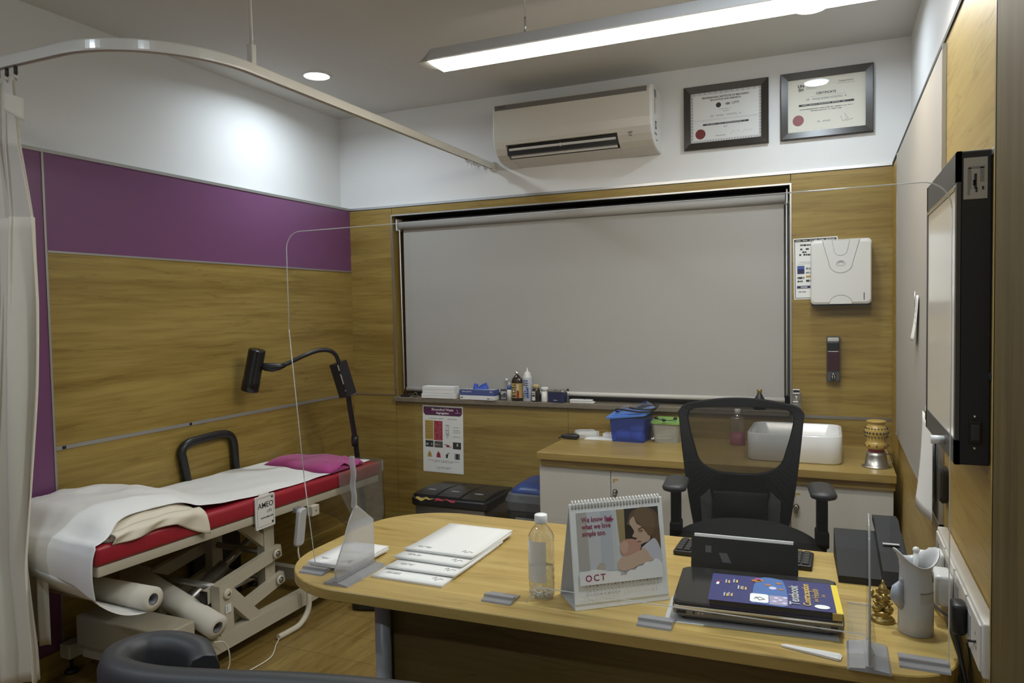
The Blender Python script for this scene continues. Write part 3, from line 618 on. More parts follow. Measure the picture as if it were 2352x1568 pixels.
t = lathe_thing('squeeze_bottle', 'tall white squeeze bottle with pointed nozzle, tallest on the sill', 'bottle', -1.650, 3.985, ZS, [('body', mat('printed_white', (0.50, 0.53, 0.60), .4), [(0, .0003), (.0275, .0003), (.0285, .004), (.0285, .135), (.027, .138)], dict(n=28)), ('cap', 'white', [(.0275, .137), (.0275, .141), (.021, .153), (.020, .163), (.017, .168), (.006, .175), (.004, .186), (.002, .197), (0, .198)], dict(n=24))])
b = B(); mx = T(0, -.029, 0) @ RX(90); b.m('navy')
for i in range(9): bars(b, mx, -.016, .016, .122-.0125*i, .006, 20+i)
b.m('blue'); fl(b, mx, .008, .018, .02, .08, .0008); b.build('printing', None, t)
t = lathe_thing('pill_bottle', 'small dark brown bottle with a cream cap and pale label on the sill', 'bottle', -1.595, 3.982, ZS, [('body', 'brown', [(0, .0003), (.0235, .0003), (.0235, .066), (.018, .075), (.017, .08)], dict(n=24)), ('cap', mat('cream_cap', (0.60, 0.45, 0.20), .5), [(.0175, .078), (.0175, .098), (.015, .1), (0, .1)], dict(n=24))])
b = B().m('paper2'); mx = T(0, -.0236, 0) @ RX(90) ; fl(b, mx, -.016, .003, .008, .06, -.002, .003); b.m('ink'); fl(b, mx, -.014, .002, .03, .042, .0012); bars(b, mx, -.014, .001, .05, .008, 4, .0012); b.build('label', None, t)
lathe_thing('specimen_jar', 'small white screw-top jar between brown bottle and navy tin on the sill', 'jar', -1.541, 3.982, ZS, [('body', 'white', [(0, .0003), (.019, .0003), (.020, .003), (.020, .064)], dict(n=24)), ('lid', mat('lid_white', (0.8, 0.8, 0.8), .3), [(.0215, .064), (.0215, .083), (.019, .086), (0, .086)], dict(n=24))])
t = thing('gauze_tin', 'navy blue oblong tin with an open silver rim on the sill', 'tin', (-1.463, 3.99, ZS), math.radians(-6))
b = B().m(mat('tin_navy', (0.014, 0.018, 0.075), .45)); b.loft([[(*p, z) for p in rrect(-.052, .052, -.034, .034, .014)] for z in (.0003, .061)], smooth=False); b.build('body', None, t)
b = B().m('steel'); b.loft([[(*p, z) for p in rrect(-.053-e, .053+e, -.035-e, .035+e, .015)] for z, e in ((.060, 0), (.066, .001), (.069, 0), (.066, -.006))], smooth=False).tube([(-.02, 0, .067), (0, -.01, .074), (.02, .0, .068)], .003, 6); b.build('rim', None, t)
b = B().m('lgrey'); fl(b, T(0, -.034, 0) @ RX(90), -.012, .012, .012, .016, .0003); b.build('mark', None, t)
lathe_thing('test_tube', 'slim clear tube with dark cap standing right of the navy tin', 'tube', -1.395, 3.972, ZS, [('body', 'pet', [(0, .0003), (.006, .0003), (.006, .07)], dict(n=14)), ('cap', 'dark', [(.007, .068), (.007, .08), (0, .082)], dict(n=14))])
t = thing('spatula_tray', 'flat white plastic tray with a notch, lying on the sill near the navy tin', 'tray', (-1.310, 3.975, ZS), math.radians(2))
b = B().m('white').box(-.07, .072, -.018, .018, .0003, .012, .004).box(-.072, .06, -.019, .019, .012, .022, .004); b.build('tray', None, t); b = B().m('ink2'); fl(b, T(0, 0, .022), .01, .018, -.012, .006, .0002); b.build('notch', None, t)
t = thing('cord_winder', 'tangled black blind-cord holder at the far left end of the sill', 'cord holder', (-2.49, 3.985, ZS))
b = B().m('black').box(-.03, .03, -.012, .012, .0003, .014, .004).tube([(.0, 0, .012), (.01, .0, .03), (-.006, .004, .036), (-.012, 0, .014)], .002, 6); b.build('holder', None, t)
t = thing('key_ring', 'small brass ring with keys near the left end of the sill', 'keys', (-2.415, 3.985, ZS))
b = B().m('brass').tube([(.014*math.cos(a), -.002, .0155+.014*math.sin(a)) for a in [i*2*PI/14 for i in range(15)]], .0018, 6); b.build('ring', None, t); b = B().m('dark').box(-.016, .012, -.006, .004, .0003, .008, .002, mx=RZ(20)); b.build('key', None, t)
lathe_thing('perfume_bottle', 'little black bottle with a gold top on the sill behind the office chair', 'bottle', -.352, 3.985, ZS, [('body', 'black', [(0, .0003), (.03, .0003), (.031, .02), (.028, .05), (.012, .078), (.010, .085)], dict(n=24)), ('top', 'brass', [(.010, .083), (.013, .088), (.011, .093), (.015, .098), (.012, .103), (0, .104)], dict(n=20))])
# ================================================================== SINK COUNTER
CX0, CX1, CY0, CZ = -1.344, 0.236, 3.345, 0.74
ctm = wood('counter_laminate', 'X', (0.31, 0.205, 0.055), (0.42, 0.30, 0.092), .28)
t = thing('worktop', 'long wood-look worktop under the window carrying the white basin', 'worktop', ((CX0+CX1)/2, 3.66, CZ))
o = t.location
B(o).m(ctm).box(CX0, CX1, CY0, YB-.019, CZ-.036, CZ, .003).build('slab', None, t); B(o).m(ctm).box(CX0+.015, CX1-.004, CY0+.02, YB-.03, CZ-.07, CZ-.036).build('apron', None, t)
cabm = mat('cabinet_white', (0.60, 0.58, 0.53), .4)
def cabinet(x0, x1, splits, label):
    t = thing('base_cabinet', label, 'cabinet', ((x0+x1)/2, 3.66, 0), 0, 'white base cabinets under the worktop'); o = t.location
    B(o).m(cabm).box(x0, x1, CY0+.05, YB-.035, .08, CZ-.0705).m('dark').box(x0+.01, x1-.01, CY0+.09, YB-.035, 0, .08).build('carcass', None, t)
    xs = [x0]+splits+[x1]
    for k, (a, c) in enumerate(zip(xs[:-1], xs[1:])):
        d = B(o).m(cabm).box(a+.0015, c-.0015, CY0+.03, CY0+.0495, .085, CZ-.072, .0015).build('door', None, t)
        if splits and k == 1:
            lk = B(o).m('black').lathe([(.012, 0), (.012, .004), (.0, .005)], mx=T(a+.022, CY0+.03, .568) @ RX(90)).m('chrome').lathe([(.0085, .004), (.0085, .012), (.007, .014), (0, .0145)], mx=T(a+.022, CY0+.03, .568) @ RX(90)).m('steel').box(a+.012, a+.03, CY0+.02, CY0+.024, .542, .56, .004); lk.build('lock', None, d)
            s = B(o).m('ochre'); mx = T(a+.024, CY0+.03, .62) @ RX(90); fl(s, mx, -.013, .013, .002, .009, .0004); fl(s, mx, -.013, -.004, -.008, .002, .0004); s.build('sticker', None, d)
cabinet(-1.342, -.573, [-.976], 'white two-door base cabinet at the left end of the worktop, beside the blue-lidded bin')
cabinet(-.571, .228, [-.17], 'white two-door base cabinet below the basin, behind the office chair')
# basin
t = thing('basin', 'white rectangular vessel basin standing on the worktop', 'basin', (-.164, 3.65, CZ)); o = t.location
cer = mat('ceramic', (0.80, 0.80, 0.79), .12, coat=.3)
bx0, bx1, by0, by1, bz = -.365, .035, 3.468, 3.845, .865
def br(z, e, r): return [(*p, z) for p in rrect(bx0+e, bx1-e, by0+e, by1-e, r)]
B(o).m(cer).loft([br(CZ+.0003, .006, .05), br(CZ+.006, .001, .055), br(bz-.004, 0, .06), br(bz, .004, .058), br(bz, .011, .052), br(bz-.004, .015, .05), br(CZ+.04, .03, .05), br(CZ+.02, .06, .05)]).build('bowl', None, t)
B(o).m('chrome').lathe([(.022, CZ+.0205), (.022, CZ+.023), (.012, CZ+.023), (0, CZ+.021)], c=(-.164, 3.66, 0)).build('drain', None, t)
t = thing('tall_faucet', 'tall square chrome mixer tap behind the basin', 'faucet', (-.168, 3.905, CZ)); o = t.location
b = B(o).m('steel').box(-.19, -.147, 3.885, 3.925, CZ+.0003, 1.005, .004).box(-.182, -.154, 3.77, 3.89, .962, .978, .003); b.build('column', None, t)
b = B(o).m('chrome').box(-.186, -.150, 3.86, 3.93, 1.006, 1.028, .004).lathe([(.009, 0), (.009, .006), (0, .007)], mx=T(-.168, 3.885, .985) @ RX(90)); b.build('lever', None, t)
t = lathe_thing('handwash_bottle', 'clear bottle half full of pink handwash on the worktop left of the basin', 'bottle', -.445, 3.84, CZ, [('body', 'pet', [(0, .0003), (.036, .0003), (.038, .005), (.038, .125), (.034, .14), (.014, .152), (.013, .16)], dict(n=28, sy=.75)), ('cap', 'white', [(.0145, .158), (.0145, .183), (0, .184)], dict(n=20)), ('handwash', mat('pink_soap', (0.45, 0.06, 0.14), .3), [(0, .003), (.035, .003), (.036, .006), (.036, .062), (0, .063)], dict(n=28, sy=.75))])
# storage boxes
bluec = glass('blue_clear', (0.55, 0.66, 1.0), 1.0, .1, (0.06, 0.13, 0.55), .26)
frost = glass('frosted_clear', (0.88, 0.89, 0.87), 1.0, .2, (0.75, 0.75, 0.70), .32)
def tub(t, mt, x0, x1, y0, y1, h, taper):
    rr = lambda z, e: [(*p, z) for p in rrect(x0+e, x1-e, y0+e, y1-e, .02)]
    B().m(mt).loft([rr(.0003, taper), rr(h, 0)], cap=False, smooth=False).poly(rr(.0005, taper)).build('box', None, t, solid=.0015)
t = thing('blue_container', 'translucent blue plastic box with a blue lid, holding gauze rolls, on the worktop', 'storage box', (-.985, 3.815, CZ), math.radians(-4))
tub(t, bluec, -.098, .095, -.085, .085, .128, .010)
b = B().m(mat('lid_blue', (0.09, 0.24, 0.72), .35))
lp = [(-.112, -.095), (.104, -.08), (.112, .05), (.09, .092), (-.09, .095)]
mx = T(-.005, 0, .140) @ RY(-7) @ RX(6)
b.prism(rrect(-.108, .112, -.092, .095, .03, rs=(.01, .03, .03, .03)), 'Z', 0, .009, mx=mx); b.prism(rrect(-.085, .09, -.07, .075, .02), 'Z', .009, .013, mx=mx); b.build('lid', None, t)
for k, (x, y, z, a) in enumerate(((-.03, -.035, .028, 12), (.04, -.04, .028, -20), (-.01, .02, .03, 50), (.03, .0, .06, 5), (-.06, .03, .026, 80))):
    r = thing('gauze_roll', 'white gauze roll seen through the wall of the blue box', 'gauze', (-.985+x, 3.815+y, CZ+z-.026), math.radians(a), 'gauze rolls in the blue box')
    B().m('paper2').tube([(-.035, 0, .026), (.035, 0, .026)], .022, 14).build('roll', None, r)
t = thing('face_shield', 'black-rimmed clear face shield lying on the blue box lid', 'face shield', (-.965, 3.79, .895), math.radians(-10))
ell = [(.115*math.cos(a)+.01, .062*math.sin(a), .012+.014*math.cos(a)+.012*math.sin(2*a)) for a in [i*2*PI/28 for i in range(29)]]
B().m('black').tube(ell, .005, 8).tube([(e[0]*1.0+.012, e[1]*.8, e[2]+.012) for e in ell[-9:]+ell[1:9]], .004, 8).build('rim', None, t)
B().m('pet').loft([[(e[0]*.96, e[1]*.96, e[2]) for e in ell[:-1]], [(e[0]*.5+.01, e[1]*.5, e[2]+.025) for e in ell[:-1]]], cap=False).build('visor', None, t)
t = thing('cotton_container', 'clear plastic box with a green lid, full of cotton swabs, on the worktop', 'storage box', (-.795, 3.84, CZ), math.radians(-3))
tub(t, frost, -.072, .072, -.07, .07, .102, .010)
mx = T(0, 0, .104) @ RX(4); B().m(mat('lid_green', (0.24, 0.46, 0.11), .4)).prism(rrect(-.077, .08, -.076, .076, .018), 'Z', 0, .008, mx=mx).build('lid', None, t)
for k in range(9):
    x = -.05+.012*k; r = thing('cotton_swab', 'white cotton swab stick inside the green-lidded box', 'swab', (-.795+.5*x, 3.84-.045+.01*(k % 3), CZ), 0, 'swabs in the green-lidded box')
    B().m('paper').tube([(-.045+x*.2, .0, .015+.006*k), (.04, .02, .02+.0075*k)], .0055, 8).build('stick', None, r)
t = thing('earphone_cord', 'thin black cord with two small plugs draped over the green lid', 'cord', (-.80, 3.80, CZ+.114))
b = B().m('black').tube(smooth_path([(-.1, -.01, .028), (-.05, -.02, .012), (0, -.045, .008), (.04, -.03, .007), (.055, .02, .012)]), .0022, 6).sphere((-.045, -.02, .014), .008, 1.4).sphere((.0, -.045, .008), .008, 1.4).sphere((.05, 0, .012), .008, 1.3); b.build('cord', None, t)
# small instruments
t = thing('blood_pressure_monitor', 'pale grey pressure monitor with a small screen at the left of the worktop', 'monitor', (-1.245, 3.83, CZ), math.radians(28))
B().m(mat('device_grey', (0.58, 0.58, 0.55), .4)).loft([[(*p, z) for p in rrect(-.06+e, .06-e, -.045+e, .045-e, .014)] for z, e in ((.0003, .004), (.02, 0), (.032, .004), (.036, .012))], smooth=False).build('body', None, t)
b = B().m('lgrey').box(-.045, .012, -.03, .028, .0362, .038).m('ink3').box(-.04, .007, -.025, .022, .0382, .0386); b.build('screen', None, t); B().m('lgrey').box(.022, .042, -.025, .022, .036, .039, .002).build('button', None, t)
t = thing('ultrasound_probe', 'black handheld probe with cable at the left end of the worktop', 'probe', (-1.30, 3.73, CZ), math.radians(8))
b = B().m('black').loft([[(x, r*math.cos(a), .0165+r*.95*math.sin(a)) for a in [i*2*PI/14 for i in range(14)]] for x, r in ((-.05, .006), (-.04, .012), (0, .016), (.03, .0165), (.045, .012), (.05, .004))]); b.build('body', None, t)
B().m('black').tube(smooth_path([(-.048, 0, .012), (-.062, .0, .006), (-.066, .03, .0035), (-.045, .07, .0035), (-.035, .13, .0035)]), .0035, 8).build('cable', None, t)
for k, (x, y, a, w_, h_, mt, lab) in enumerate(((-1.15, 3.80, 4, .16, .004, 'paper', 'white leaflet lying on the worktop beside the blue box'), (-1.105, 3.845, -6, .08, .022, 'white', 'small white carton on the leaflet, nearest the blue box'), (-1.185, 3.83, 20, .03, .03, 'lgrey', 'tiny grey ampoule carton on the leaflet by the monitor'))):
    t = thing(('leaflet', 'swab_carton', 'ampoule_carton')[k], lab, ('leaflet', 'carton', 'carton')[k], (x, y, CZ+(.0003 if k == 0 else .0046)), math.radians(a))
    B().m(mt).box(-w_/2, w_/2, -w_*.32, w_*.32, 0, h_, min(.002, h_*.3)).build('body', None, t)
# fragrance burner
t = thing('oil_burner', 'pierced yellow ceramic oil burner on a steel cup in the corner of the worktop', 'oil burner', (.168, 3.50, CZ))
yc = mat('burner_glaze', (0.50, 0.33, 0.075), .3)
B().m('steel').lathe([(.056, .0003), (.057, .004), (.046, .008), (.040, .05), (.036, .066), (0, .066)], n=32).build('steel_cup', None, t)
B().m('steel').tube(smooth_path([(.04, .01, .055), (.062, .02, .05), (.062, .02, .02), (.048, .014, .012)]), .0025, 8).build('cup_handle', None, t)
B().m('crimson').lathe([(.031, .0665), (.031, .078)], n=28).build('red_band', None, t)
B().m(yc).lathe([(.036, .078), (.044, .085), (.045, .098), (.040, .108), (.036, .112), (.044, .135), (.046, .15), (.044, .165), (.034, .18), (.030, .184), (.036, .192), (.040, .197), (.036, .2), (.022, .196), (0, .192)], n=36).build('ceramic_body', None, t)
b = B().m('ink')
for row, (z, r_) in enumerate(((.095, .0455), (.133, .0443), (.150, .0463), (.168, .0430))):
    for i in range(14 if row else 5):
        a = -PI/2+(i-(7 if row else 2))*(.30 if row else .7)+.15*row
        b.sphere((r_*math.cos(a), r_*math.sin(a), z), .0032 if row != 2 else .0042, n=8)
b.build('piercing', None, t)

# ================================================================== BINS
t = thing('triple_bin', 'steel and black triple pedal bin under the poster', 'bin', (-1.965, 3.74, 0))
x0, x1, y0, y1 = -.225, .235, -.19, .19
B().m('steel').box(x0+.01, x1-.01, y0+.012, y1, .012, .355, .012, 3).build('body', None, t)
B().m('black').box(x0+.004, x1-.004, y0+.004, y1+.004, 0.0003, .03, .004).build('base', None, t)
b = B().m('black'); b.loft([[(*p, z) for p in rrect(x0-e, x1+e, y0-e, y1+.006, .02)] for z, e in ((.35, .002), (.36, .006), (.392, .006), (.398, 0))], smooth=False); b.build('lid_frame', None, t)
pw = (x1-x0-.012)/3
for k in range(3):
    a = x0+.006+k*pw; lift = (.006, .004, 0)[k]
    b = B().m(mat('bin_lid', (0.016, 0.016, 0.017), .35)); N_ = 8
    rows = []
    for i in range(N_+1):
        y = y0+.003+(y1-y0-.006)*i/N_; zz = .400+lift*(1-i/N_)+.020*math.sin(PI*min(1, i/N_+.12))**.7
        rows.append([(a+.002, y, .396), (a+.003, y, zz-.003), (a+.008, y, zz), (a+pw-.008, y, zz), (a+pw-.003, y, zz-.003), (a+pw-.002, y, .396)])
    b.loft(rows, smooth=False); d = b.build('lid', None, t)
    B().m('grey').sphere((a+pw/2, y0+.09, .419+lift*.7), .03, 1, .35, .12).build('grip', None, d)
def liner(mt, xa, xb, ph):
    B().m(mt).grid(lambda u, v: (xa+(xb-xa)*u, y0-.006-.008*v-.003*math.sin(u*9+ph), .399-.016*v*(.6+.4*math.sin(u*5+ph))+.004*math.sin(u*13)), 18, 4).build('bag_edge', None, t, solid=.0012)
liner('ochre', x0+.03, x0+pw-.01, 0); liner('crimson', x0+pw+.005, x0+2*pw-.02, 2)
b = B().m('dark'); fl(b, T(.0, y0+.012, .25) @ RX(90), -.05, .02, -.012, .012); b.m('ink3'); bars(b, T(0, y0+.012, .25) @ RX(90), -.04, .01, 0, .010, 5, .0012); b.build('maker_plate', None, t)
for k in range(3): B().m('dark').box(x0+.05+k*pw, x0+.10+k*pw, y0-.02, y0+.02, .006, .02, .004).build('pedal', None, t)
t = thing('swing_bin', 'dark grey bin with a domed blue lid between triple bin and cabinets', 'bin', (-1.492, 3.74, 0))
gm = mat('bin_grey', (0.05, 0.052, 0.055), .5)
rr = lambda z, e, r: [(*p, z) for p in rrect(-.135+e, .135-e, -.19+e, .19-e, r)]
B().m(gm).loft([rr(.0003, .03, .04), rr(.38, .006, .05)], smooth=False).build('body', None, t)
B().m(mat('bin_rim', (0.10, 0.105, 0.115), .45)).loft([rr(.375, 0, .055), rr(.42, -.002, .055), rr(.455, .012, .05), rr(.462, .022, .045)], smooth=False).build('rim', None, t)
B().m(mat('bin_blue', (0.025, 0.06, 0.24), .35)).loft([rr(.45, .021, .045), rr(.475, .028, .05), rr(.497, .055, .05), rr(.505, .09, .035)]).build('lid', None, t)
B().m(mat('bin_blue', (0, 0, 0))).sphere((.03, -.13, .487), .035, 1, .35, .2).build('grip', None, t)
b = B().m(mat('label_grey', (0.28, 0.28, 0.28), .6, var=.4, vscale=60)); fl(b, T(0, -.183, .30) @ RX(90), -.06, .09, -.04, .04, .006); b.build('label', None, t)
# ================================================================== EXAMINATION COUCH
QX0, QX1, QY0, QY1 = -2.835, -2.272, 1.672, 3.365
def qz(y): return 0.560-.024*(y-1.67)          # underside of the couch frame
def tilt_box(b, x0, x1, y0, y1, a, c, bev=0.004):
    n0 = len(b.bm.verts)
    b.box(x0, x1, y0, y1, a, c, bev, 3); b.bm.verts.ensure_lookup_table()
    for v in b.bm.verts[n0:]: v.co.z += qz(v.co.y)
    return b
t = thing('examination_couch', 'red-topped height-adjustable examination couch on a cream steel frame by the left wall', 'examination couch', (-2.55, 2.5, 0))
o = t.location; en = mat('couch_enamel', (0.50, 0.455, 0.35), .42)
b = B(o).m(en); tilt_box(b, QX0+.008, QX1-.008, QY0+.01, QY1-.01, 0, .036, .003); b.build('top_frame', None, t)
b = B(o).m('red'); tilt_box(b, QX0, QX1, QY0, QY1, .037, .106, .014); b.build('cushion', None, t)
def bar(name, p0, p1, w, h, mt=en):
    b = B(o).m(mt); b.tube([p0, p1], 0, flat=(w, h)); return b.build(name, None, t)
for x in (-2.315, -2.79):
    sg = 1 if x > -2.5 else -1
    bar('base_rail', (x, 1.99, .098), (x, 3.02, .098), .026, .033)
    bar('front_post', (x, 2.255, .13), (x, 2.255, .335), .036, .024)
    bar('rear_post', (x-sg*.078, 2.60, .20), (x-sg*.078, 2.60, qz(2.6)), .032, .022)
    bar('lift_arm', (x-sg*.04, 2.20, .288), (x-sg*.04, 2.645, .352), .014, .027)
    bar('lift_arm', (x-sg*.04, 2.30, .150), (x-sg*.04, 2.66, .225), .014, .025)
    bar('brace', (x, 2.28, .285), (x, 2.43, .125), .020, .028)
    bar('brace', (x-sg*.078, 2.42, qz(2.4)), (x-sg*.078, 2.585, .40), .016, .022)
    B(o).m('black').box(x-sg*.04-.016, x-sg*.04+.016, 2.188, 2.202, .258, .316, .002).build('arm_end_cap', None, t)
    for (y, z, xx) in ((2.258, .295, x+sg*.026), (2.605, .348, x-sg*.02), (2.62, .222, x-sg*.02)):
        bb = B(o).m('cream').lathe([(.021, 0), (.021, .010), (.017, .012), (.012, .0125)], mx=T(xx-.003*sg, y, z) @ RY(90*sg)).m('steel').lathe([(.009, .011), (.009, .014), (0, .0145)], n=6, mx=T(xx-.003*sg, y, z) @ RY(90*sg)); bb.build('pivot_bolt', None, t)
for y, z in ((2.255, .315), (2.605, .348), (2.62, .222)):
    B(o).m('steel').cyl((-2.78, y, z), (-2.325, y, z), .015, 14).build('cross_tube', None, t)
for y in (2.0, 2.46, 3.0): bar('cross_beam', (-2.79, y, .098), (-2.315, y, .098), .022, .03)
B(o).m('steel').cyl((-2.55, 2.2, .17), (-2.55, 2.50, .30), .030, 18).cyl((-2.55, 2.48, .29), (-2.55, 2.66, .37), .017, 14).m('dark').box(-2.62, -2.52, 2.36, 2.50, .14, .20, .01).build('actuator', None, t)
b = B(o).m(mat('base_cover', (0.40, 0.36, 0.27), .5)).box(-2.775, -2.285, 1.94, 2.085, .132, .255, .008, 3); b.build('end_cover', None, t)
for x in (-2.835, -2.275):
    B(o).m(en).box(x-.03, x+.03, 1.93, 2.0, .07, .13, .006).build('foot_bracket', None, t)
for x, y in ((-2.845, 1.965), (-2.262, 1.965), (-2.845, 2.985), (-2.262, 2.985)):
    B(o).m('black').lathe([(.026, .0003), (.026, .01), (.018, .016), (.006, .02), (.006, .075)], c=(x, y, 0), n=20).build('levelling_foot', None, t)
B(o).m('paper2').box(-2.289, -2.2875, 2.245, 2.275, .215, .25).m('ink3').box(-2.2876, -2.287, 2.25, 2.258, .222, .245).build('rating_sticker', None, t)
B(o).m('cream').box(-2.281, -2.245, 2.755, 2.805, .487, .535, .003).m('ink').lathe([(.004, 0), (.004, .0006)], mx=T(-2.245, 2.78, .51) @ RY(90)).build('accessory_clamp', None, t)
# paper roll holder arms
for z0, y0 in ((.42, 1.885),):
    for x in (-2.815,): B(o).m(en).tube([(x, 1.80, qz(1.8)), (x, y0, z0+.0)], 0, flat=(.006, .01)).build('roll_bracket', None, t)
# sign plate hanging on the cushion edge
t = thing('maker_sign', 'small white sign plate with black lettering hung on the red couch edge', 'sign', (-2.262, 2.462, .59)); o = t.location
b = B(o).m('white').loft([[(x, p[0], p[1]) for p in rrect(2.405, 2.522, .516, .658, .006)] for x in (-2.268, -2.262)], smooth=False); b.build('plate', None, t)
b = B(o).m('white').box(-2.275, -2.264, 2.435, 2.49, .655, .668, .002); b.build('hook', None, t)
mx = T(-2.262, 2.4635, .587) @ RZ(90) @ RX(90); b = B(o).m('ink'); L = .0003
for q in ((-.05, .05, .0625, .0635), (-.05, .05, -.0615, -.0605), (-.05, -.049, -.061, .063), (.049, .05, -.061, .063)): fl(b, mx, *q, L)
b.text('AMEO', .034, mx @ T(.002, .028, L), bold=.0004); b.text('LIFE', .018, mx @ T(.024, -.002, L)); b.text('WWW.AMEO.LIFE', .0095, mx @ T(.008, -.026, L), bold=.0003); fl(b, mx, .037, .047, -.058, -.048, L); fl(b, mx, .036, .047, .052, .06, L); b.build('lettering', None, t)
# handset
t = thing('couch_handset', 'pale grey hand control hanging from the couch rail', 'hand control', (-2.25, 2.67, .37)); o = t.location
B(o).m('lgrey').loft([[(x, 2.672+(p[0])*1.0+(p[1]-.46)*.18, p[1]) for p in rrect(-.026+e, .026-e, .378+e, .545-e, .014)] for x, e in ((-2.264, .004), (-2.258, 0), (-2.244, 0), (-2.238, .005))], smooth=False).build('body', None, t)
B(o).m('grey').box(-2.290, -2.262, 2.66, 2.70, .525, .55, .004).build('hook', None, t)
B(o).m('cream').tube(smooth_path([(-2.25, 2.655, .38), (-2.25, 2.652, .35), (-2.245, 2.66, .30), (-2.235, 2.68, .24)]), .004, 8).build('cable', None, t)
# cable sleeve and wire on the floor
t = thing('cable_sleeve', 'cream corrugated cable sleeve curving down to the floor beside the couch', 'cable', (-2.235, 2.62, 0)); o = t.location
path = smooth_path([(-2.235, 2.69, .235), (-2.232, 2.695, .15), (-2.235, 2.69, .07), (-2.24, 2.64, .022), (-2.245, 2.57, .0145), (-2.25, 2.505, .0145)], 14)
B(o).m('cream').tube(path, .0125, 12, rs=[.0125+.0012*(i % 2) for i in range(len(path))]).build('sleeve', None, t)
B(o).m('cream').tube(smooth_path([(-2.25, 2.51, .012), (-2.24, 2.49, .004), (-2.225, 2.46, .0035), (-2.165, 2.36, .0035), (-2.165, 2.24, .0035), (-2.185, 2.10, .0035), (-2.26, 1.98, .0035)]), .003, 8).build('wire', None, t)
t = thing('floor_wire', 'thin cream wire running from the paper roll down past the couch rail', 'cable', (-2.25, 2.1, 0)); o = t.location
B(o).m('cream').tube(smooth_path([(-2.272, 2.16, .136), (-2.255, 2.20, .12), (-2.245, 2.215, .06), (-2.25, 2.20, .0035), (-2.27, 2.12, .0035), (-2.33, 1.85, .0035)]), .003, 8).build('wire', None, t)

# paper rolls
rollm = mat('paper_roll', (0.70, 0.66, 0.57), .75)
def proll(p0, p1, r, label):
    t = thing('paper_roll', label, 'paper roll', ((p0[0]+p1[0])/2, (p0[1]+p1[1])/2, (p0[2]+p1[2])/2), 0, 'couch paper rolls'); o = t.location
    P0, P1 = Vector(p0), Vector(p1); d = (P1-P0); q = d.to_track_quat('Z', 'Y').to_matrix().to_4x4(); mx = T(*P0) @ q; l = d.length
    B(o).m(rollm).lathe([(r*.48, 0), (r, 0), (r, l), (r*.48, l)], n=36, mx=mx, cap=False).build('paper', None, t)
    B(o).m(mat('roll_core', (0.16, 0.16, 0.17), .5)).lathe([(r*.48, .001), (r*.48, l-.001), (r*.40, l-.001), (r*.40, .001), (r*.48, .001)], n=30, mx=mx, cap=False).build('core', None, t)
proll((-2.80, 1.875, .415), (-2.272, 1.888, .412), .044, 'white paper roll hung under the head end of the couch, feeding the sheet')
proll((-2.79, 2.205, .335), (-2.252, 2.165, .197), .048, 'spare white paper roll lying lower down on the couch base rail')

# pillow under the sheet
t = thing('cream_pillow', 'cream pillow bulging under the white sheet at the near end of the couch', 'pillow', (-2.55, 1.94, .67)); o = t.location
def pil(u, v):
    a, c = 2*u-1, 2*v-1
    k = max(0, (1-abs(a)**3.5))*max(0, (1-abs(c)**3.5)); k = k**.55
    x = -2.545+a*.268*(1-.04*c*c); y = 1.935+c*.225*(1-.05*a*a)
    return x, y, k
dr = lambda x, y: -.035*max(0, (x+2.33)/.05)*max(0, min(1, (y-1.75)/.25))
b = B(o).m(mat('pillow_cotton', (0.70, 0.63, 0.50), .85, bump=.15, bscale=120))
def ptop(u, v): x, y, k = pil(u, v); return (x, y, qz(y)+.1075+.02*(1-k)*0+.078*k+.004*math.sin(x*60+y*45)*k)
def pbot(u, v): x, y, k = pil(u, v); return (x, y, qz(y)+.1072)
b.grid(ptop, 36, 30).grid(pbot, 36, 30); bmesh.ops.remove_doubles(b.bm, verts=b.bm.verts, dist=.0008); b.build('pillow', None, t)
b = B(o).m(mat('pillow_cotton', (0, 0, 0)))
def fold(u, v):
    y = 1.74+.40*u; e = .5+.5*math.sin(u*7+.6)
    z0 = qz(y)+.136+.012*math.sin(u*PI); drop = .034+.014*u+.055*max(0, u-.62)/.38+.006*math.sin(u*9)
    x = -2.296+.033*math.sin(min(1, v*2.4)*PI/2)+.006*math.sin(u*17+v*4)
    return (x, y+.02*v*(u-.5), z0-drop*v**1.3)
b.grid(fold, 40, 10); b.build('pillowcase_end', None, t, solid=.003)

# white sheet
t = thing('couch_sheet', 'white paper sheet drawn over the couch and hanging over its near end', 'sheet', (-2.55, 2.4, .67)); o = t.location
def sm(a, b_, x): x = max(0, min(1, (x-a)/(b_-a))); return x*x*(3-2*x)
def sh(x, y):
    a, c = (x+2.545)/.268, (y-1.935)/.225
    pk = max(0, 1-abs(a)**3.5)*max(0, 1-abs(c)**3.5)
    hump = max(.081*sm(2.42, 2.08, y)*sm(1.665, 1.78, y)*(1-.62*sm(-2.55, -2.29, x)), .078*pk**.55+.006*sm(0, .02, pk))
    side = 1-.0*x
    wr = .0022*math.sin(y*23+x*9)+.0018*math.sin(x*37-y*11)+.003*noise.noise(Vector((x*6, y*3, 1)))
    k = sm(2.5, 2.0, y)
    r1 = abs(noise.noise(Vector((x*5+y*3.2, y*2.2-x*1.5, 4)))); r2 = abs(noise.noise(Vector((x*9-y*5, y*4, 8))))
    wr += k*(.022*(.35-r1)*sm(-2.30, -2.42, x)+.010*(.3-r2)*sm(-2.29, -2.38, x))
    return qz(y)+.1115+hump*side+max(wr, -.001)+.001
def xr(y):
    base = -2.300-.035*sm(2.9, 3.3, y)
    base += -.028*sm(2.2, 2.05, y)*sm(1.72, 1.86, y)+.024*sm(1.80, 1.70, y)
    return base+.006*noise.noise(Vector((y*9, 0, 3)))
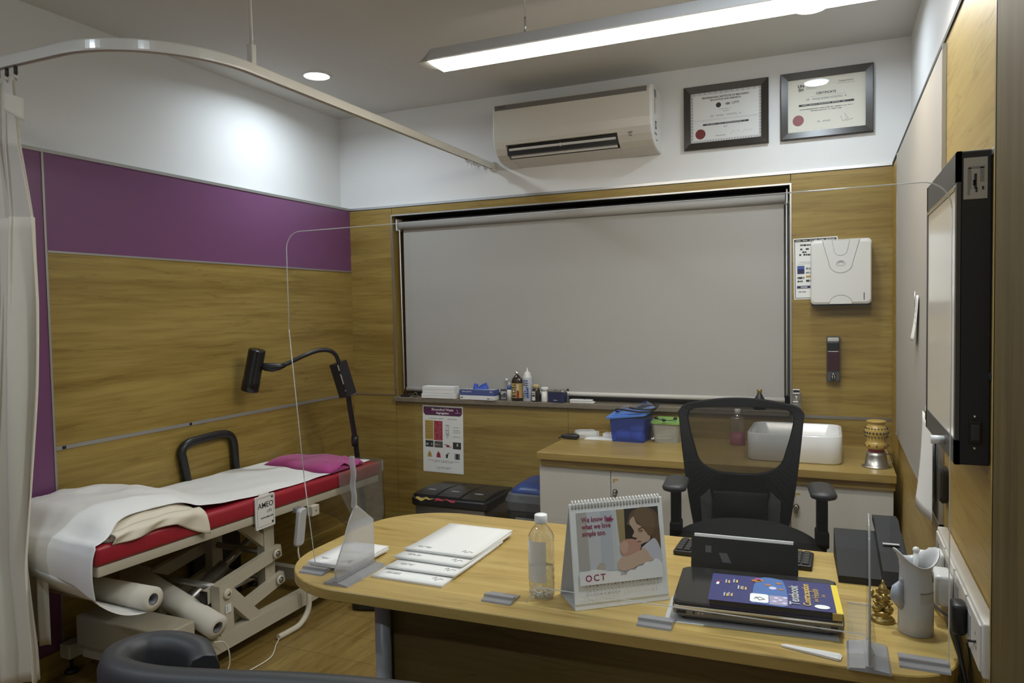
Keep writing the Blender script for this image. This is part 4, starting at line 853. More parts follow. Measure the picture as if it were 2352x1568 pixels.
def sheetf(u, v):
    if v <= .8:
        y = 3.362+(1.672-3.362)*(v/.8); x = -2.846+(xr(y)+2.846)*u
        z = sh(x, y)
        if u == 0: z -= .03
        return (x, y, z)
    w_ = (v-.8)/.2; y = 1.664-.010*math.sin(w_*PI)-.006*math.sin(u*9)*w_; x = -2.846+(-2.270+2.846)*u
    zb = .590-.075*u-.03*sm(.8, 1, u)
    z = sh(x, 1.672)*(1-w_)+zb*w_
    if w_ < .2: y += .008*(1-w_/.2)
    return (x, y, z)
shm = mat('sheet_paper', (0.80, 0.79, 0.765), .8)
B(o).m(shm).grid(sheetf, 64, 110).build('sheet', None, t, solid=.0012)
def tail(u, v):
    x = -2.80+.525*u; zb = .590-.075*u-.03*sm(.8, 1, u)
    y = 1.665+(1.880-1.665)*v; z = zb+(.371-zb)*v**.75-.02*math.sin(PI*v)*u
    return (x, y, z)
B(o).m(shm).grid(tail, 24, 14).build('sheet_tail', None, t, solid=.0012)

# magenta pillow
t = thing('magenta_pillow', 'flat magenta folded pillow lying across the far end of the couch', 'pillow', (-2.54, 3.14, .65)); o = t.location
def mp(u, v, s_):
    a, c = 2*u-1, 2*v-1; k = (max(0, 1-abs(a)**6)*max(0, 1-abs(c)**5))**.5
    x = -2.535+a*.235*(1-.03*c); y = 3.135+c*.145*(1+.12*math.sin(a*2.5))-.02*a
    z = qz(y)+.1145 + (.038*k*(1+.18*math.sin(a*5+c*2)) if s_ else .0)
    return (x, y, z)
b = B(o).m('magenta').grid(lambda u, v: mp(u, v, 1), 36, 24).grid(lambda u, v: mp(u, v, 0), 36, 24); bmesh.ops.remove_doubles(b.bm, verts=b.bm.verts, dist=.0006); b.build('cover', None, t)
def mf(u, v):
    x = -2.40+.10*u; y = 3.03+.20*v; return (x, y, qz(y)+.150+.012*math.sin(v*PI*2)*u-.022*u*u+.006*math.sin(u*6+v*9))
B(o).m('magenta').grid(mf, 14, 18).build('folded_flap', None, t, solid=.003)

# plastic cover at the foot end
t = thing('plastic_cover', 'crumpled clear plastic cover hanging over the foot end of the couch', 'plastic cover', (-2.4, 3.38, .5)); o = t.location
plast = glass('crumpled_plastic', (0.80, 0.80, 0.79), 1.6, .15, (0.55, 0.54, 0.50), .20)
def pc(u, v):
    L_ = .33+.02; s_ = u*.95
    if s_ < .40: x, y = -2.262+.004*math.sin(s_*40), 2.98+s_
    else: x, y = -2.262-(s_-.40), 3.383+.004*math.sin(s_*30)
    d = .10+.28*min(1, s_/.18)*(1-.25*max(0, s_-.5)) if s_ < .18 else .38-.05*math.sin(s_*9)
    z = qz(min(y, 3.36))+.118-d*v; n_ = noise.noise(Vector((s_*14, v*5, 2)))
    return (x+.010*n_*v+.004*v, y+.010*n_*v, z)
B(o).m(plast).grid(pc, 48, 20).build('sheet', None, t)

# ------------------------------------------------------------------ examination lamp
t = thing('examination_lamp', 'black gooseneck examination lamp standing behind the far end of the couch', 'lamp', (-2.47, 3.55, 0)); o = t.location
hd = Vector((-2.784, 2.945, 1.047)); ht = Vector((-2.728, 2.95, 1.262)); ax_ = (ht-hd).normalized()
mx = T(*hd) @ ax_.to_track_quat('Z', 'Y').to_matrix().to_4x4()
B(o).m(mat('lamp_black', (0.010, 0.010, 0.010), .22)).lathe([(.030, .002), (.043, 0), (.045, .004), (.045, .055), (.043, .058), (.043, .216), (.041, .221), (0, .221)], n=36, mx=mx, cap=False).build('head', None, t)
B(o).m('chrome').lathe([(0, .012), (.042, .012)], n=30, mx=mx, cap=False).build('reflector', None, t)
B(o).m('black').tube([(-2.722, 2.965, 1.176), (-2.70, 2.975, 1.170), (-2.67, 2.99, 1.166), (-2.64, 3.01, 1.169), (-2.622, 3.035, 1.176)], .02, 14, rs=[.014, .021, .023, .018, .011]).build('swivel_joint', None, t)
B(o).m('black').tube(smooth_path([(-2.645, 3.005, 1.168), (-2.617, 3.05, 1.184), (-2.564, 3.12, 1.222), (-2.527, 3.19, 1.244), (-2.496, 3.24, 1.240), (-2.482, 3.275, 1.215), (-2.478, 3.30, 1.165)], 8), .0115, 12).build('gooseneck', None, t)
b = B(o).m('black'); hp = [Vector((-2.502, 3.32, 1.170)), Vector((-2.472, 3.362, .985))]
b.tube(hp, 0, flat=(.040, .030)); b.build('control_box', None, t)
b = B(o).m('lgrey'); dv = (hp[1]-hp[0]); ux = Vector((1, 0, 0)); fy = -.033
for f0, f1, w_ in ((.05, .22, .012), (.32, .62, .012), (.80, .83, .016)):
    p, q = hp[0]+dv*f0, hp[0]+dv*f1; b.tube([p+Vector((.026, fy, 0)), q+Vector((.026, fy, 0))], 0, flat=(.010, .003))
b.build('control_panel', None, t)
B(o).m('black').tube(smooth_path([(-2.473, 3.365, .99), (-2.480, 3.385, .93), (-2.482, 3.42, .78), (-2.485, 3.45, .64), (-2.485, 3.47, .5), (-2.485, 3.5, .3), (-2.485, 3.52, .08)], 4), .015, 12, rs=None).lathe([(.019, -.03), (.021, .0), (.019, .03)], c=(-2.484, 3.432, .72)).build('pole', None, t)
for k in range(5):
    a = 2*PI*k/5-.35; e = (-2.485+.22*math.cos(a), 3.53+.22*math.sin(a)*.95)
    B(o).m('black').tube([(-2.485, 3.53, .095), (-2.485+.12*math.cos(a), 3.53+.12*math.sin(a), .085), (e[0], e[1], .062)], .02, 10, rs=[.024, .018, .013]).sphere((e[0], e[1], .0285), .028, .7).build('base_leg', None, t)
# black shoe-like foot switch on the floor
t = thing('foot_switch', 'black foot pedal on the floor beyond the couch, left of the desk', 'foot pedal', (-2.02, 2.98, 0), math.radians(20)); 
B().m('black').loft([[(x, *p) for p in rrect(-.055*k, .055*k, .0003, h, .02*k)] for x, k, h in ((-.14, .7, .05), (-.1, 1, .07), (0, 1, .11), (.06, .9, .12), (.12, .7, .08))], smooth=False).build('body', None, t)
B().m('dark').box(-.11, .02, -.045, .045, -.004, .006, .003, mx=T(0, 0, .10) @ RY(-22)).build('pedal', None, t)

# ------------------------------------------------------------------ chair with loop back between couch and wall
t = thing('folding_chair', 'black chair with a rounded loop backrest standing between the couch and the wood wall', 'chair', (-2.857, 2.70, 0)); o = t.location
lp = [(2.57, .45), (2.555, .62), (2.53, .76), (2.522, .795), (2.535, .825), (2.565, .840), (2.60, .845), (2.70, .850), (2.77, .850), (2.815, .842), (2.843, .820), (2.856, .785), (2.86, .72), (2.865, .62), (2.86, .45)]
B(o).m('black').tube(smooth_path([(-2.851, y+.035, z-.012) for y, z in lp], 6), .021, 12).build('loop_backrest', None, t)
for y in (2.605, 2.895): B(o).m('black').cyl((-2.852, y, .46), (-2.852, y, .0005), .012, 12).build('leg', None, t)
B(o).m('black').box(-2.868, -2.842, 2.59, 2.91, .12, .47, .008, 3).build('folded_seat', None, t)
# ================================================================== OFFICE CHAIR
t = thing('office_chair', 'black high-back mesh office chair with armrests behind the desk', 'chair', (-.318, 2.80, 0), math.radians(6))
bl = mat('chair_black', (0.006, 0.006, 0.006), .6, spec=.15); fab = mat('chair_fabric', (0.008, 0.008, 0.008), .95, spec=.2, bump=.2, bscale=700)
mesh_m = None
def mesh_mat():
    m = bpy.data.materials.new('chair_mesh'); m.use_nodes = True; nt = m.node_tree; N = nt.nodes; L = nt.links
    bs = N['Principled BSDF']; bs.inputs['Base Color'].default_value = (.012, .012, .012, 1); bs.inputs['Roughness'].default_value = .8; bs.inputs['Specular IOR Level'].default_value = .2
    tr = N.new('ShaderNodeBsdfTransparent'); mx = N.new('ShaderNodeMixShader'); mx.inputs[0].default_value = .34
    L.new(bs.outputs[0], mx.inputs[1]); L.new(tr.outputs[0], mx.inputs[2]); L.new(mx.outputs[0], [n for n in N if n.type == 'OUTPUT_MATERIAL'][0].inputs[0]); return m
mesh_m = mesh_mat()
# backrest surface: local x, height z -> depth y (leans back with height)
def by(x, z): return .125+.10*(z-.55)/.5+.0-.22*x*x-.05*math.sin((z-.55)/.5*PI)*.7
def half(z):       # outer half width
    k = (z-.55)/.52
    return .165+.077*min(1, max(0, k))**.8 if z < 1.01 else .242
def outline(inset):
    pts = []; n = 14
    zb, zt = .52+inset*.3, 1.072-inset
    for i in range(n+1):
        z = zb+(1.0-zb)*i/n; pts.append((half(z)-inset*.85, z))
    for i in range(1, 9):
        a = i/9*PI/2; r = .05; pts.append((.242-inset*.85-r+r*math.cos(a), 1.0+(zt-.018-1.0)*math.sin(a)))
    top = [(x, zt-.018+.022*(1-(x/(.19-inset*.5))**2)) for x in [(.19-inset*.6)*(1-2*i/12) for i in range(13)]]
    return pts+top+[(-x, z) for x, z in reversed(pts)]
def inner():
    pts = [(.0, .792), (.07, .796), (.12, .812), (.152, .840), (.168, .885), (.188, .95), (.198, 1.0), (.195, 1.02), (.175, 1.034), (.10, 1.040), (0, 1.042)]
    P = smooth_path([(x, 0, z) for x, z in pts], 3); q = [(p.x, p.z) for p in P]
    return q+[(-x, z) for x, z in reversed(q)][1:]
b = B().m(bl)
ou = outline(0); N_ = 72
def resample(poly, n):
    P = [Vector((x, 0, z)) for x, z in poly]; P.append(P[0]); ds = [0]
    for a, c in zip(P[:-1], P[1:]): ds.append(ds[-1]+(c-a).length)
    out = []; j = 0
    for i in range(n):
        d = ds[-1]*i/n
        while ds[j+1] < d: j += 1
        f = (d-ds[j])/max(1e-9, ds[j+1]-ds[j]); out.append(P[j].lerp(P[j+1], f))
    return [(p.x, p.z) for p in out]
def rot_to_bottom(poly):
    c = Vector((0, 0, .9)); return sorted(poly, key=lambda p: math.atan2(p[0], -(p[1]-.9)))
def radial(poly, n):       # sample an outline by angle from its centre
    P = resample(poly, 900); out = []
    ang = [(math.atan2(p[0], -(p[1]-.90)), p) for p in P]
    for i in range(n):
        a = -PI+2*PI*(i+.5)/n; out.append(min(ang, key=lambda q: abs(q[0]-a))[1])
    return out
Oo, Oi = radial(ou, N_), radial(inner(), N_)
def at(p, d): return (p[0], by(p[0], p[1])+d, p[1])
ins = lambda p, k: ((p[0])*k, .9+(p[1]-.9)*k)
b.loft([[at(p, .012) for p in Oo], [at(ins(p, 1.0), -.010) for p in Oo], [at(ins(p, .985), -.018) for p in Oo], [at(ins(p, 1.02), -.014) for p in Oi], [at(p, -.004) for p in Oi], [at(p, .012) for p in Oi], [at(p, .012) for p in Oo]], cap=False, smooth=False)
b.build('back_frame', None, t)
b = B().m(mesh_m); cen = b.bm.verts.new(at((0, .91), .004)); ring = [b.bm.verts.new(at(ins(p, 1.01), .004)) for p in Oi]; mid = [b.bm.verts.new(at(ins(p, .5), .004)) for p in Oi]
for i in range(N_):
    j = (i+1) % N_; b.bm.faces.new((ring[i], ring[j], mid[j], mid[i])); b.bm.faces.new((mid[i], mid[j], cen))
b.build('mesh', None, t)
# lumbar pad and its side vents
b = B().m(fab).grid(lambda u, v: (lambda x, z: (x, by(x, z)-.030-.018*math.sin(PI*u)*math.sin(PI*v), z))(-.10+.2*u, .60+.13*v), 16, 10); b.build('lumbar_pad', None, t, solid=.012)
for s_ in (-1, 1):
    pts = [(s_*.112, .735), (s_*.148, .70), (s_*.140, .585), (s_*.075, .585), (s_*.075, .64), (s_*.095, .66)]
    b = B().m(mat('vent_grey', (0.035, 0.034, 0.032), .7)).loft([[(x, by(x, z)-.0215, z) for x, z in pts], [(x, by(x, z)-.019, z) for x, z in pts]], smooth=False); b.build('side_vent', None, t)
# seat
def seat(u, v, top):
    a, c = 2*u-1, 2*v-1
    r = 1/max(1e-6, (abs(a)**3+abs(c)**3)**(1/3)) if max(abs(a), abs(c)) > 1e-6 else 1
    m_ = max(abs(a), abs(c)); x, y = a*r*m_*.255+.02, c*r*m_*.235
    k = (1-m_**4)
    z = .600+.050*k**.8-.012*(c < 0)*(c*c)+.02*(1-a*a)*k if top else .560
    return (x, y-.16, z-(0 if top else 0))
b = B().m(fab).grid(lambda u, v: seat(u, v, 1), 30, 30).grid(lambda u, v: seat(u, v, 0), 30, 30)
for e in (0, 1):
    pass
edge = [(i/30, 0) for i in range(30)]+[(1, i/30) for i in range(30)]+[(1-i/30, 1) for i in range(30)]+[(0, 1-i/30) for i in range(30)]
b.loft([[seat(u, v, 1) for u, v in edge], [((p[0]-.02)*1.03+.02, (p[1]+.16)*1.03-.16, .582) for p in [seat(u, v, 1) for u, v in edge]], [seat(u, v, 0) for u, v in edge]], cap=False)
bmesh.ops.remove_doubles(b.bm, verts=b.bm.verts, dist=.0008); b.build('seat', None, t)
B().m(bl).tube([(0, .02, .545), (0, .13, .55), (0, .165, .59), (0, .155, .66)], 0, flat=(.04, .012)).build('back_bracket', None, t)
for s_ in (-1, 1):
    x = .025+s_*.245
    b = B().m(mat('arm_pad', (0.030, 0.030, 0.031), .45))
    pad = lambda z, e: [(x+p[0], p[1]-.12, z) for p in rrect(-.043+e, .043-e, -.095+e, .095-e, .035)]
    b.loft([pad(.788, .014), pad(.793, .003), pad(.803, 0), pad(.812, .005), pad(.817, .018)]); b.build('arm_pad', None, t)
    B().m(bl).box(x-.017, x+.017, -.15, -.09, .665, .792, .006).box(x-.021, x+.021, -.157, -.083, .610, .67, .008).box(x-.014, x+.014, -.145, -.095, .53, .62, .006).tube([(x, -.12, .53), (x-s_*.01, -.12, .530), (x-s_*.06, -.13, .534), (0, -.15, .54)], .013, 10).build('arm_post', None, t)
B().m(bl).box(-.11, .11, -.28, -.02, .52, .565, .01).build('mechanism', None, t)
B().m('chrome').cyl((0, -.15, .52), (0, -.15, .26), .014, 16).m(bl).cyl((0, -.15, .30), (0, -.15, .08), .026, 18).build('gas_lift', None, t)
for k in range(5):
    a = 2*PI*k/5+.5; e = (.29*math.cos(a), -.15+.29*math.sin(a))
    B().m(bl).tube([(0, -.15, .115), (e[0]*.5, -.15+.145*math.sin(a), .105), (e[0], e[1], .075)], .02, 10, rs=[.032, .024, .016]).build('base_leg', None, t)
    B().m(bl).cyl((e[0]-.022*math.sin(a), e[1]+.022*math.cos(a), .0285), (e[0]+.022*math.sin(a), e[1]-.022*math.cos(a), .0285), .028, 18).cyl((e[0], e[1], .035), (e[0], e[1], .08), .008, 8).build('caster', None, t)

# ================================================================== DESK
DZ = .75
def desk_outline():
    P = [(-1.235, 1.478), (-.6, 1.492), (.05, 1.512)]
    out = []
    def arc(cx, cy, r, a0, a1, n=9, ry=None): 
        for i in range(n+1):
            a = math.radians(a0+(a1-a0)*i/n); out.append((cx+r*math.cos(a), cy+(ry or r)*math.sin(a)))
    arc(.105, 1.635, .118, 270, 360, ry=.123)        # front right
    arc(.205, 2.185, .02, 0, 90)                     # back right
    arc(-1.15, 1.965, .25, 90, 180, 14, .24)        # back left
    arc(-1.15, 1.72, .25, 180, 270, 14, .245)       # front left
    return out
do = desk_outline()
t = thing('desk', 'wood-look office desk with rounded ends and a silver leg in the foreground', 'desk', (-.58, 1.84, 0)); o = t.location
b = B(o).m('desk'); inset = lambda e: [(-.58+(x+.58)*(1-e/.8), 1.84+(y-1.84)*(1-e/.36)) for x, y in do]
R = lambda e, z: [(x, y, z) for x, y in inset(e)]
b.loft([R(.002, DZ-.028), R(0, DZ-.026), R(0, DZ-.0025), R(.002, DZ)], smooth=False); b.build('tabletop', None, t)
B(o).m(mat('leg_silver', (0.40, 0.40, 0.41), .35)).cyl((-1.085, 1.60, DZ-.0285), (-1.085, 1.60, .004), .021, 24).build('leg', None, t)
B(o).m(mat('leg_silver', (0, 0, 0))).cyl((-1.085, 2.08, DZ-.0285), (-1.085, 2.08, .004), .021, 24).build('leg', None, t)
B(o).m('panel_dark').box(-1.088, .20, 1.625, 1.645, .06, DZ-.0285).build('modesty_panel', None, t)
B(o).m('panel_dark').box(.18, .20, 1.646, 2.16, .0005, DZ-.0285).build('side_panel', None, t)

# ------------------------------------------------------------------ clear screen on the desk
t = thing('clear_screen', 'tall clear acrylic screen standing across the front of the desk', 'screen', (-.57, 1.60, DZ)); o = t.location
sx0, sx1, sz0, sz1, sy = -1.336, .198, DZ+.004, 1.658, 1.565
pts = [(sx0+.0, 1.40), (sx0, sz1-.045)] + [(sx0+.045+.045*math.cos(a), sz1-.045+.045*math.sin(a)) for a in [math.radians(180-90*i/8) for i in range(1, 9)]] + [(sx1-.05+.05*math.cos(a), sz1-.045+.05*math.sin(a)) for a in [math.radians(90-90*i/8) for i in range(9)]] + [(sx1, DZ+.004), (.075, DZ+.004), (.055, .795), (-.64, .795), (-.66, DZ+.004), (-1.270, DZ+.004), (-1.30, 1.0)]
b = B(o).m('clear'); 
b.poly([(x, sy, z) for x, z in pts]); b.build('pane', None, t)
b = B(o).m('edge')
for seg in (pts[:19], [pts[-1], pts[0]], [pts[-2], pts[-1]], [pts[18], pts[19]], pts[20:24]): b.tube([(x, sy, z) for x, z in seg], .0013, 6)
b.build('polished_edge', None, t)
footm = glass('clear_foot', (0.72, 0.72, 0.73), 1.2, .15, (0.50, 0.50, 0.51), .45)
for x0, x1 in ((-1.31, -1.235), (-.768, -.692), (-.393, -.318), (.115, .20)):
    b = B(o).m(footm).prism([(sy-.022, DZ+.0003), (sy+.040, DZ+.0003), (sy+.037, DZ+.004), (sy+.008, DZ+.007), (sy+.007, DZ+.013), (sy-.006, DZ+.013), (sy-.007, DZ+.007), (sy-.020, DZ+.004)], 'X', x0, x1); b.build('foot', None, t)
for x, top, lean in ((-1.158, .865, 0), (.062, 1.02, 0)):
    b = B(o).m(footm).prism([(x-.038, DZ+.0003), (x+.038, DZ+.0003), (x+.034, DZ+.005), (x+.007, DZ+.008), (x+.007, DZ+.012), (x-.007, DZ+.012), (x-.007, DZ+.008), (x-.034, DZ+.005)], 'Y', 1.499, 1.672 if x < 0 else 1.625); b.build('foot', None, t)
    fn = glass('fin_acrylic', (0.85, 0.85, 0.86), 1.4, .05, (0.72, 0.72, 0.73), .34)
    if x < 0: pf = [(1.505, DZ+.012), (1.50, .79), (1.535, .845), (1.565, .90), (1.585, .925), (1.600, .93), (1.672, .875), (1.672, DZ+.012)]
    else: pf = [(1.505, DZ+.012), (1.505, .90), (1.53, 1.0), (1.56, 1.035), (1.59, 1.00), (1.62, .90), (1.62, DZ+.012)]
    b = B(o).m(fn).prism(pf, 'X', x-.0022, x+.0022); f = b.build('fin', None, t)
    b = B(o).m('edge').tube([(x, p[0], p[1]) for p in pf[:-1]], .0018, 6); b.build('fin_edge', None, f)
b = B(o).m(fn).tube(smooth_path([(-1.155, 1.583, .93), (-1.153, 1.583, .96), (-1.157, 1.583, .99), (-1.153, 1.583, 1.02), (-1.157, 1.583, 1.05), (-1.157, 1.583, 1.065)]), .0075, 10, rs=None); b.build('glue_strip', None, t)

# ------------------------------------------------------------------ paper folders on the desk
fm = mat('folder_card', (0.80, 0.79, 0.76), .65)
def folder(x0, x1, y0, y1, z, h, rot, label, grp, curl=.0, marks=1, seed=1):
    t = thing('patient_folder', label, 'folder', ((x0+x1)/2, (y0+y1)/2, z), math.radians(rot), grp)
    w, d = (x1-x0)/2, (y1-y0)/2
    def f(u, v, top): return (-w+2*w*u, -d+2*d*v, (h if top else 0)+curl*(max(0, .35-v)/.35)**2)
    b = B().m(fm).grid(lambda u, v: f(u, v, 1), 4, 14).grid(lambda u, v: f(u, v, 0), 4, 14)
    ed = [(i/4, 0) for i in range(4)]+[(1, i/14) for i in range(14)]+[(1-i/4, 1) for i in range(4)]+[(0, 1-i/14) for i in range(14)]
    b.loft([[f(u, v, 0) for u, v in ed], [f(u, v, 1) for u, v in ed]], cap=False, smooth=False); bmesh.ops.remove_doubles(b.bm, verts=b.bm.verts, dist=.0002); b.build('cover', None, t)
    b = B().m('paper'); b.box(-w+.004, w-.006, -d+.004, d-.004, h*.25, h*.75); b.build('pages', None, t)
    if marks:
        b = B().m('ink3'); zz = h+curl*.55; mx = T(0, 0, 0)
        rnd = random.Random(seed)
        y = -d+.035; zc = h+curl*(max(0, .35-(y+d)/(2*d))/.35)**2+.0006
        bars(b, T(0, 0, 0), -w*.75, -w*.35, y+.004, .004, seed, zc); bars(b, T(0, 0, 0), -w*.75, -w*.35, y-.003, .004, seed+1, zc)
        b.m('ink2').tube(smooth_path([(w*.55, y, zc), (w*.62, y+.012, zc), (w*.66, y-.008, zc), (w*.74, y+.006, zc), (w*.85, y+.002, zc)], 4), .0006, 5)
        b.build('printing', None, t)
g = 'white folders fanned on the desk'
folder(-1.108, -.897, 1.584, 1.93, DZ+.0004, .005, 0, 'bottom white folder of the fanned pile, nearest the desk edge', g, 0, 1, 11)
folder(-1.100, -.893, 1.640, 1.95, DZ+.0058, .004, .5, 'second white folder from the bottom of the fanned pile', g, .003, 1, 12)
folder(-1.112, -.898, 1.70, 2.02, DZ+.0102, .004, -1, 'third white folder from the bottom of the fanned pile', g, .004, 1, 13)
folder(-1.116, -.900, 1.758, 2.035, DZ+.0146, .004, 0, 'topmost white folder of the fanned pile with a curled edge', g, .005, 1, 14)
g2 = 'white folders under the screen fin'
folder(-1.318, -1.173, 1.588, 1.768, DZ+.0075, .006, -1, 'lower white folder in the small pile left of the screen fin', g2, 0, 0, 15)
folder(-1.314, -1.175, 1.586, 1.772, DZ+.0138, .004, 0, 'upper white folder in the small pile left of the screen fin', g2, 0, 1, 16)

# ------------------------------------------------------------------ water bottle
t = thing('water_bottle', 'clear plastic water bottle with white cap on the desk beside the calendar', 'bottle', (-.643, 1.622, DZ))
prof = [(0, .002), (.020, .0005), (.028, .004), (.031, .012)]
for i in range(7): z = .02+.017*i; prof += [(.0315, z), (.0302, z+.004), (.0302, z+.007), (.0315, z+.011)]
prof += [(.0315, .142), (.030, .152), (.022, .166), (.0135, .175), (.0125, .178), (.0125, .186)]
B().m('pet').lathe(prof, n=36, cap=False).build('body', None, t)
B().m(mat('cap_white', (0.82, 0.82, 0.80), .35)).lathe([(.0150, .181), (.0155, .183), (.0155, .199), (.0140, .201), (0, .201)], n=36).build('cap', None, t)
b = B().m(glass('sleeve_label', (0.85, 0.86, 0.88), 2.0, .08, (0.78, 0.80, 0.83), .72)); a0, a1 = -2.95, -.85
b.grid(lambda u, v: (.0320*math.cos(a0+(a1-a0)*u), .0320*math.sin(a0+(a1-a0)*u), .045+.098*v), 20, 4); b.build('label', None, t)
b = B().m(glass('base_ridge', (0.95, 0.95, 0.95), 3.0, .05, (0.95, 0.95, 0.95), .5))  # milky white beads painted in as sparkles of light at the base
for k in range(26):
    a = k*2.4; q = .012+.017*((k*7) % 10)/10; b.sphere((q*math.cos(a), q*math.sin(a), .006+.010*((k*3) % 7)/7), .0032, n=8)
b.build('base_sparkles', None, t)
B().m(glass('water', (0.93, 0.95, 0.95), 1.2, .02)).lathe([(0, .005), (.029, .006), (.0298, .02), (.0298, .075), (0, .0755)], n=32).build('water', None, t)

# ------------------------------------------------------------------ desk calendar
t = thing('desk_calendar', 'white spiral desk calendar showing OCT and a photo of a mother and baby', 'calendar', (-.470, 1.669, DZ), math.radians(38))
W2, Hh, dp = .117, .240, .10
lean = math.degrees(math.atan2(dp*.38, Hh))
mx = T(0, -.036, .0005) @ RX(90-lean)        # u across, v up the front page
mxb = T(0, .075, .0005) @ RX(90+math.degrees(math.atan2(.072, Hh)))
b = B().m('paper'); b.box(-W2, W2, 0, Hh, -.0035, -.0002, .0006, mx=mx); b.build('front_board', None, t)
b = B().m('paper2'); b.box(-W2, W2, 0, Hh+.004, -.0015, .0015, mx=mxb); b.build('rear_board', None, t)
b = B().m('lgrey').box(-W2, W2, -.03, .072, .0004, .002); b.build('base_board', None, t)
b = B().m('paper'); b.box(-W2+.001, W2-.001, .014, Hh-.002, -.0002, .0012, mx=mx); pg_ = b.build('page', None, t)
L = .0013; b = B()
pu0, pu1, pv0, pv1 = -.102, .104, .082, .219
def P_(a, c, w_=None): return (pu0+(pu1-pu0)*a, pv0+(pv1-pv0)*c)
def shape(pts, mt, l): b.m(mt); pg(b, mx, [P_(*p) for p in pts], l)
c_ = lambda n, col: mat('print_'+n, col, .55)
def curve(pts, n=5): return [(p.x, p.y) for p in smooth_path([(x, y, 0) for x, y in pts], n)]
shape([(0, 0), (1, 0), (1, 1), (0, 1)], c_('window', (0.60, 0.62, 0.64)), L)
shape([(0, 0), (.13, 0), (.12, 1), (0, 1)], c_('curtain', (0.47, 0.44, 0.40)), L+.0003)
shape([(.27, 0), (.42, .0), (.42, 1), (.29, 1)], c_('pane', (0.52, 0.55, 0.59)), L+.0003)
shape([(.45, .0), (.60, 0), (.58, 1), (.46, 1)], c_('window2', (0.64, 0.65, 0.65)), L+.0003)
shape([(.50, .45), (.60, .3), (.62, 1), (.48, 1)], c_('drape', (0.36, 0.28, 0.13)), L+.0004)
shape([(.57, .30), (1, 0), (1, 1), (.58, 1)], c_('dark', (0.030, 0.024, 0.020)), L+.0005)
shape(curve([(.62, .80), (.66, .93), (.76, 1.0), (.88, .99), (.97, .90), (1.0, .7), (1.0, .25), (.96, .2), (.90, .48), (.80, .55), (.70, .66), (.60, .74)]), c_('hair', (0.13, 0.080, 0.042)), L+.0008)
shape(curve([(.64, .80), (.69, .86), (.72, .74), (.78, .68), (.82, .60), (.88, .50), (.86, .43), (.80, .40), (.74, .37), (.72, .39), (.74, .43), (.69, .45), (.715, .49), (.685, .505), (.66, .53), (.685, .60), (.66, .68), (.635, .74)], 4), c_('skin', (0.56, 0.40, 0.29)), L+.0011)
shape(curve([(.68, .85), (.74, .98), (.86, .98), (.95, .80), (.92, .55), (.86, .52), (.82, .62), (.76, .72), (.72, .78), (.70, .87)], 4), c_('hair2', (0.17, 0.105, 0.055)), L+.0014)
shape(curve([(.50, .37), (.52, .45), (.58, .49), (.66, .485), (.72, .44), (.755, .37), (.74, .29), (.66, .22), (.56, .20), (.51, .27)]), c_('baby', (0.55, 0.31, 0.23)), L+.0016)
shape(curve([(.50, .33), (.52, .43), (.57, .46), (.60, .40), (.58, .28), (.53, .25)]), c_('baby2', (0.63, 0.40, 0.30)), L+.0018)
shape(curve([(.76, .32), (.86, .42), (.93, .46), (.98, .34), (1.0, .22), (1.0, .06), (.92, .05), (.88, .14), (.80, .24)]), c_('shirt', (0.60, 0.60, 0.66)), L+.0019)
shape(curve([(.46, .02), (.47, .14), (.52, .20), (.60, .21), (.72, .27), (.80, .31), (.87, .16), (.91, .09), (.84, .05), (.74, .05), (.64, 0), (.52, -.03)]), c_('arm', (0.62, 0.45, 0.34)), L+.0021)
shape(curve([(.20, .0), (.22, .10), (.27, .15), (.31, .10), (.30, .0)]), c_('toy', (0.52, 0.45, 0.38)), L+.0008)
shape(curve([(.66, -.06), (.70, .02), (.80, .07), (.90, .10), (.93, .06), (.86, .02), (.78, -.06)]), c_('cloth_grey', (0.30, 0.30, 0.30)), L+.0022)
b.m(c_('brow', (0.10, 0.05, 0.03)))
b.tube([mx @ Vector((*P_(x, y), L+.0018)) for x, y in ((.735, .635), (.765, .66), (.80, .665))], .0010, 5); b.tube([mx @ Vector((*P_(x, y), L+.0018)) for x, y in ((.745, .605), (.77, .615), (.79, .605))], .0009, 5)
b.m(c_('lip', (0.40, 0.16, 0.13))).tube([mx @ Vector((*P_(x, y), L+.0018)) for x, y in ((.71, .435), (.745, .445), (.765, .43))], .0009, 5)
cloud = [(-.003, -.2), (-.003, .035)] + curve([(.0, .035), (.09, .03), (.18, .045), (.28, .02), (.36, -.01), (.46, -.03), (.56, -.06), (.60, -.02), (.66, -.03), (.70, .02), (.76, .03), (.80, .075), (.88, .08), (.92, .12), (.97, .09), (1.003, .02)], 4)+[(1.003, -.2)]
shape(cloud, 'paper', L+.0028)
b.build('picture', None, pg_)
b = B(); mg = mat('magenta_ink', (0.30, 0.010, 0.085), .6); b.m(mg); L2 = L+.0033
b.text('We know feel', .0165, mx @ T(pu0+.012, .2015, L+.0010), 'LEFT', bold=.0001, xs=.8); b.text('what we love', .0165, mx @ T(pu0+.012, .1855, L+.0010), 'LEFT', bold=.0001, xs=.8); b.text('simple too.', .0165, mx @ T(pu0+.012, .1695, L+.0010), 'LEFT', bold=.0001, xs=.8)
pg(b, mx, [(-.032, .197), (-.022, .201), (-.01, .199), (-.014, .1955), (-.025, .1945)], L+.0016)
b.text('OCT', .0205, mx @ T(-.090, .069, L2), 'LEFT', bold=.0002, sp=1.3)
b.m('ink2').text('2020', .008, mx @ T(.005, .072, L2)); 
days = 'S M T W T F S S M T W T F S S M T W T F S'.split()
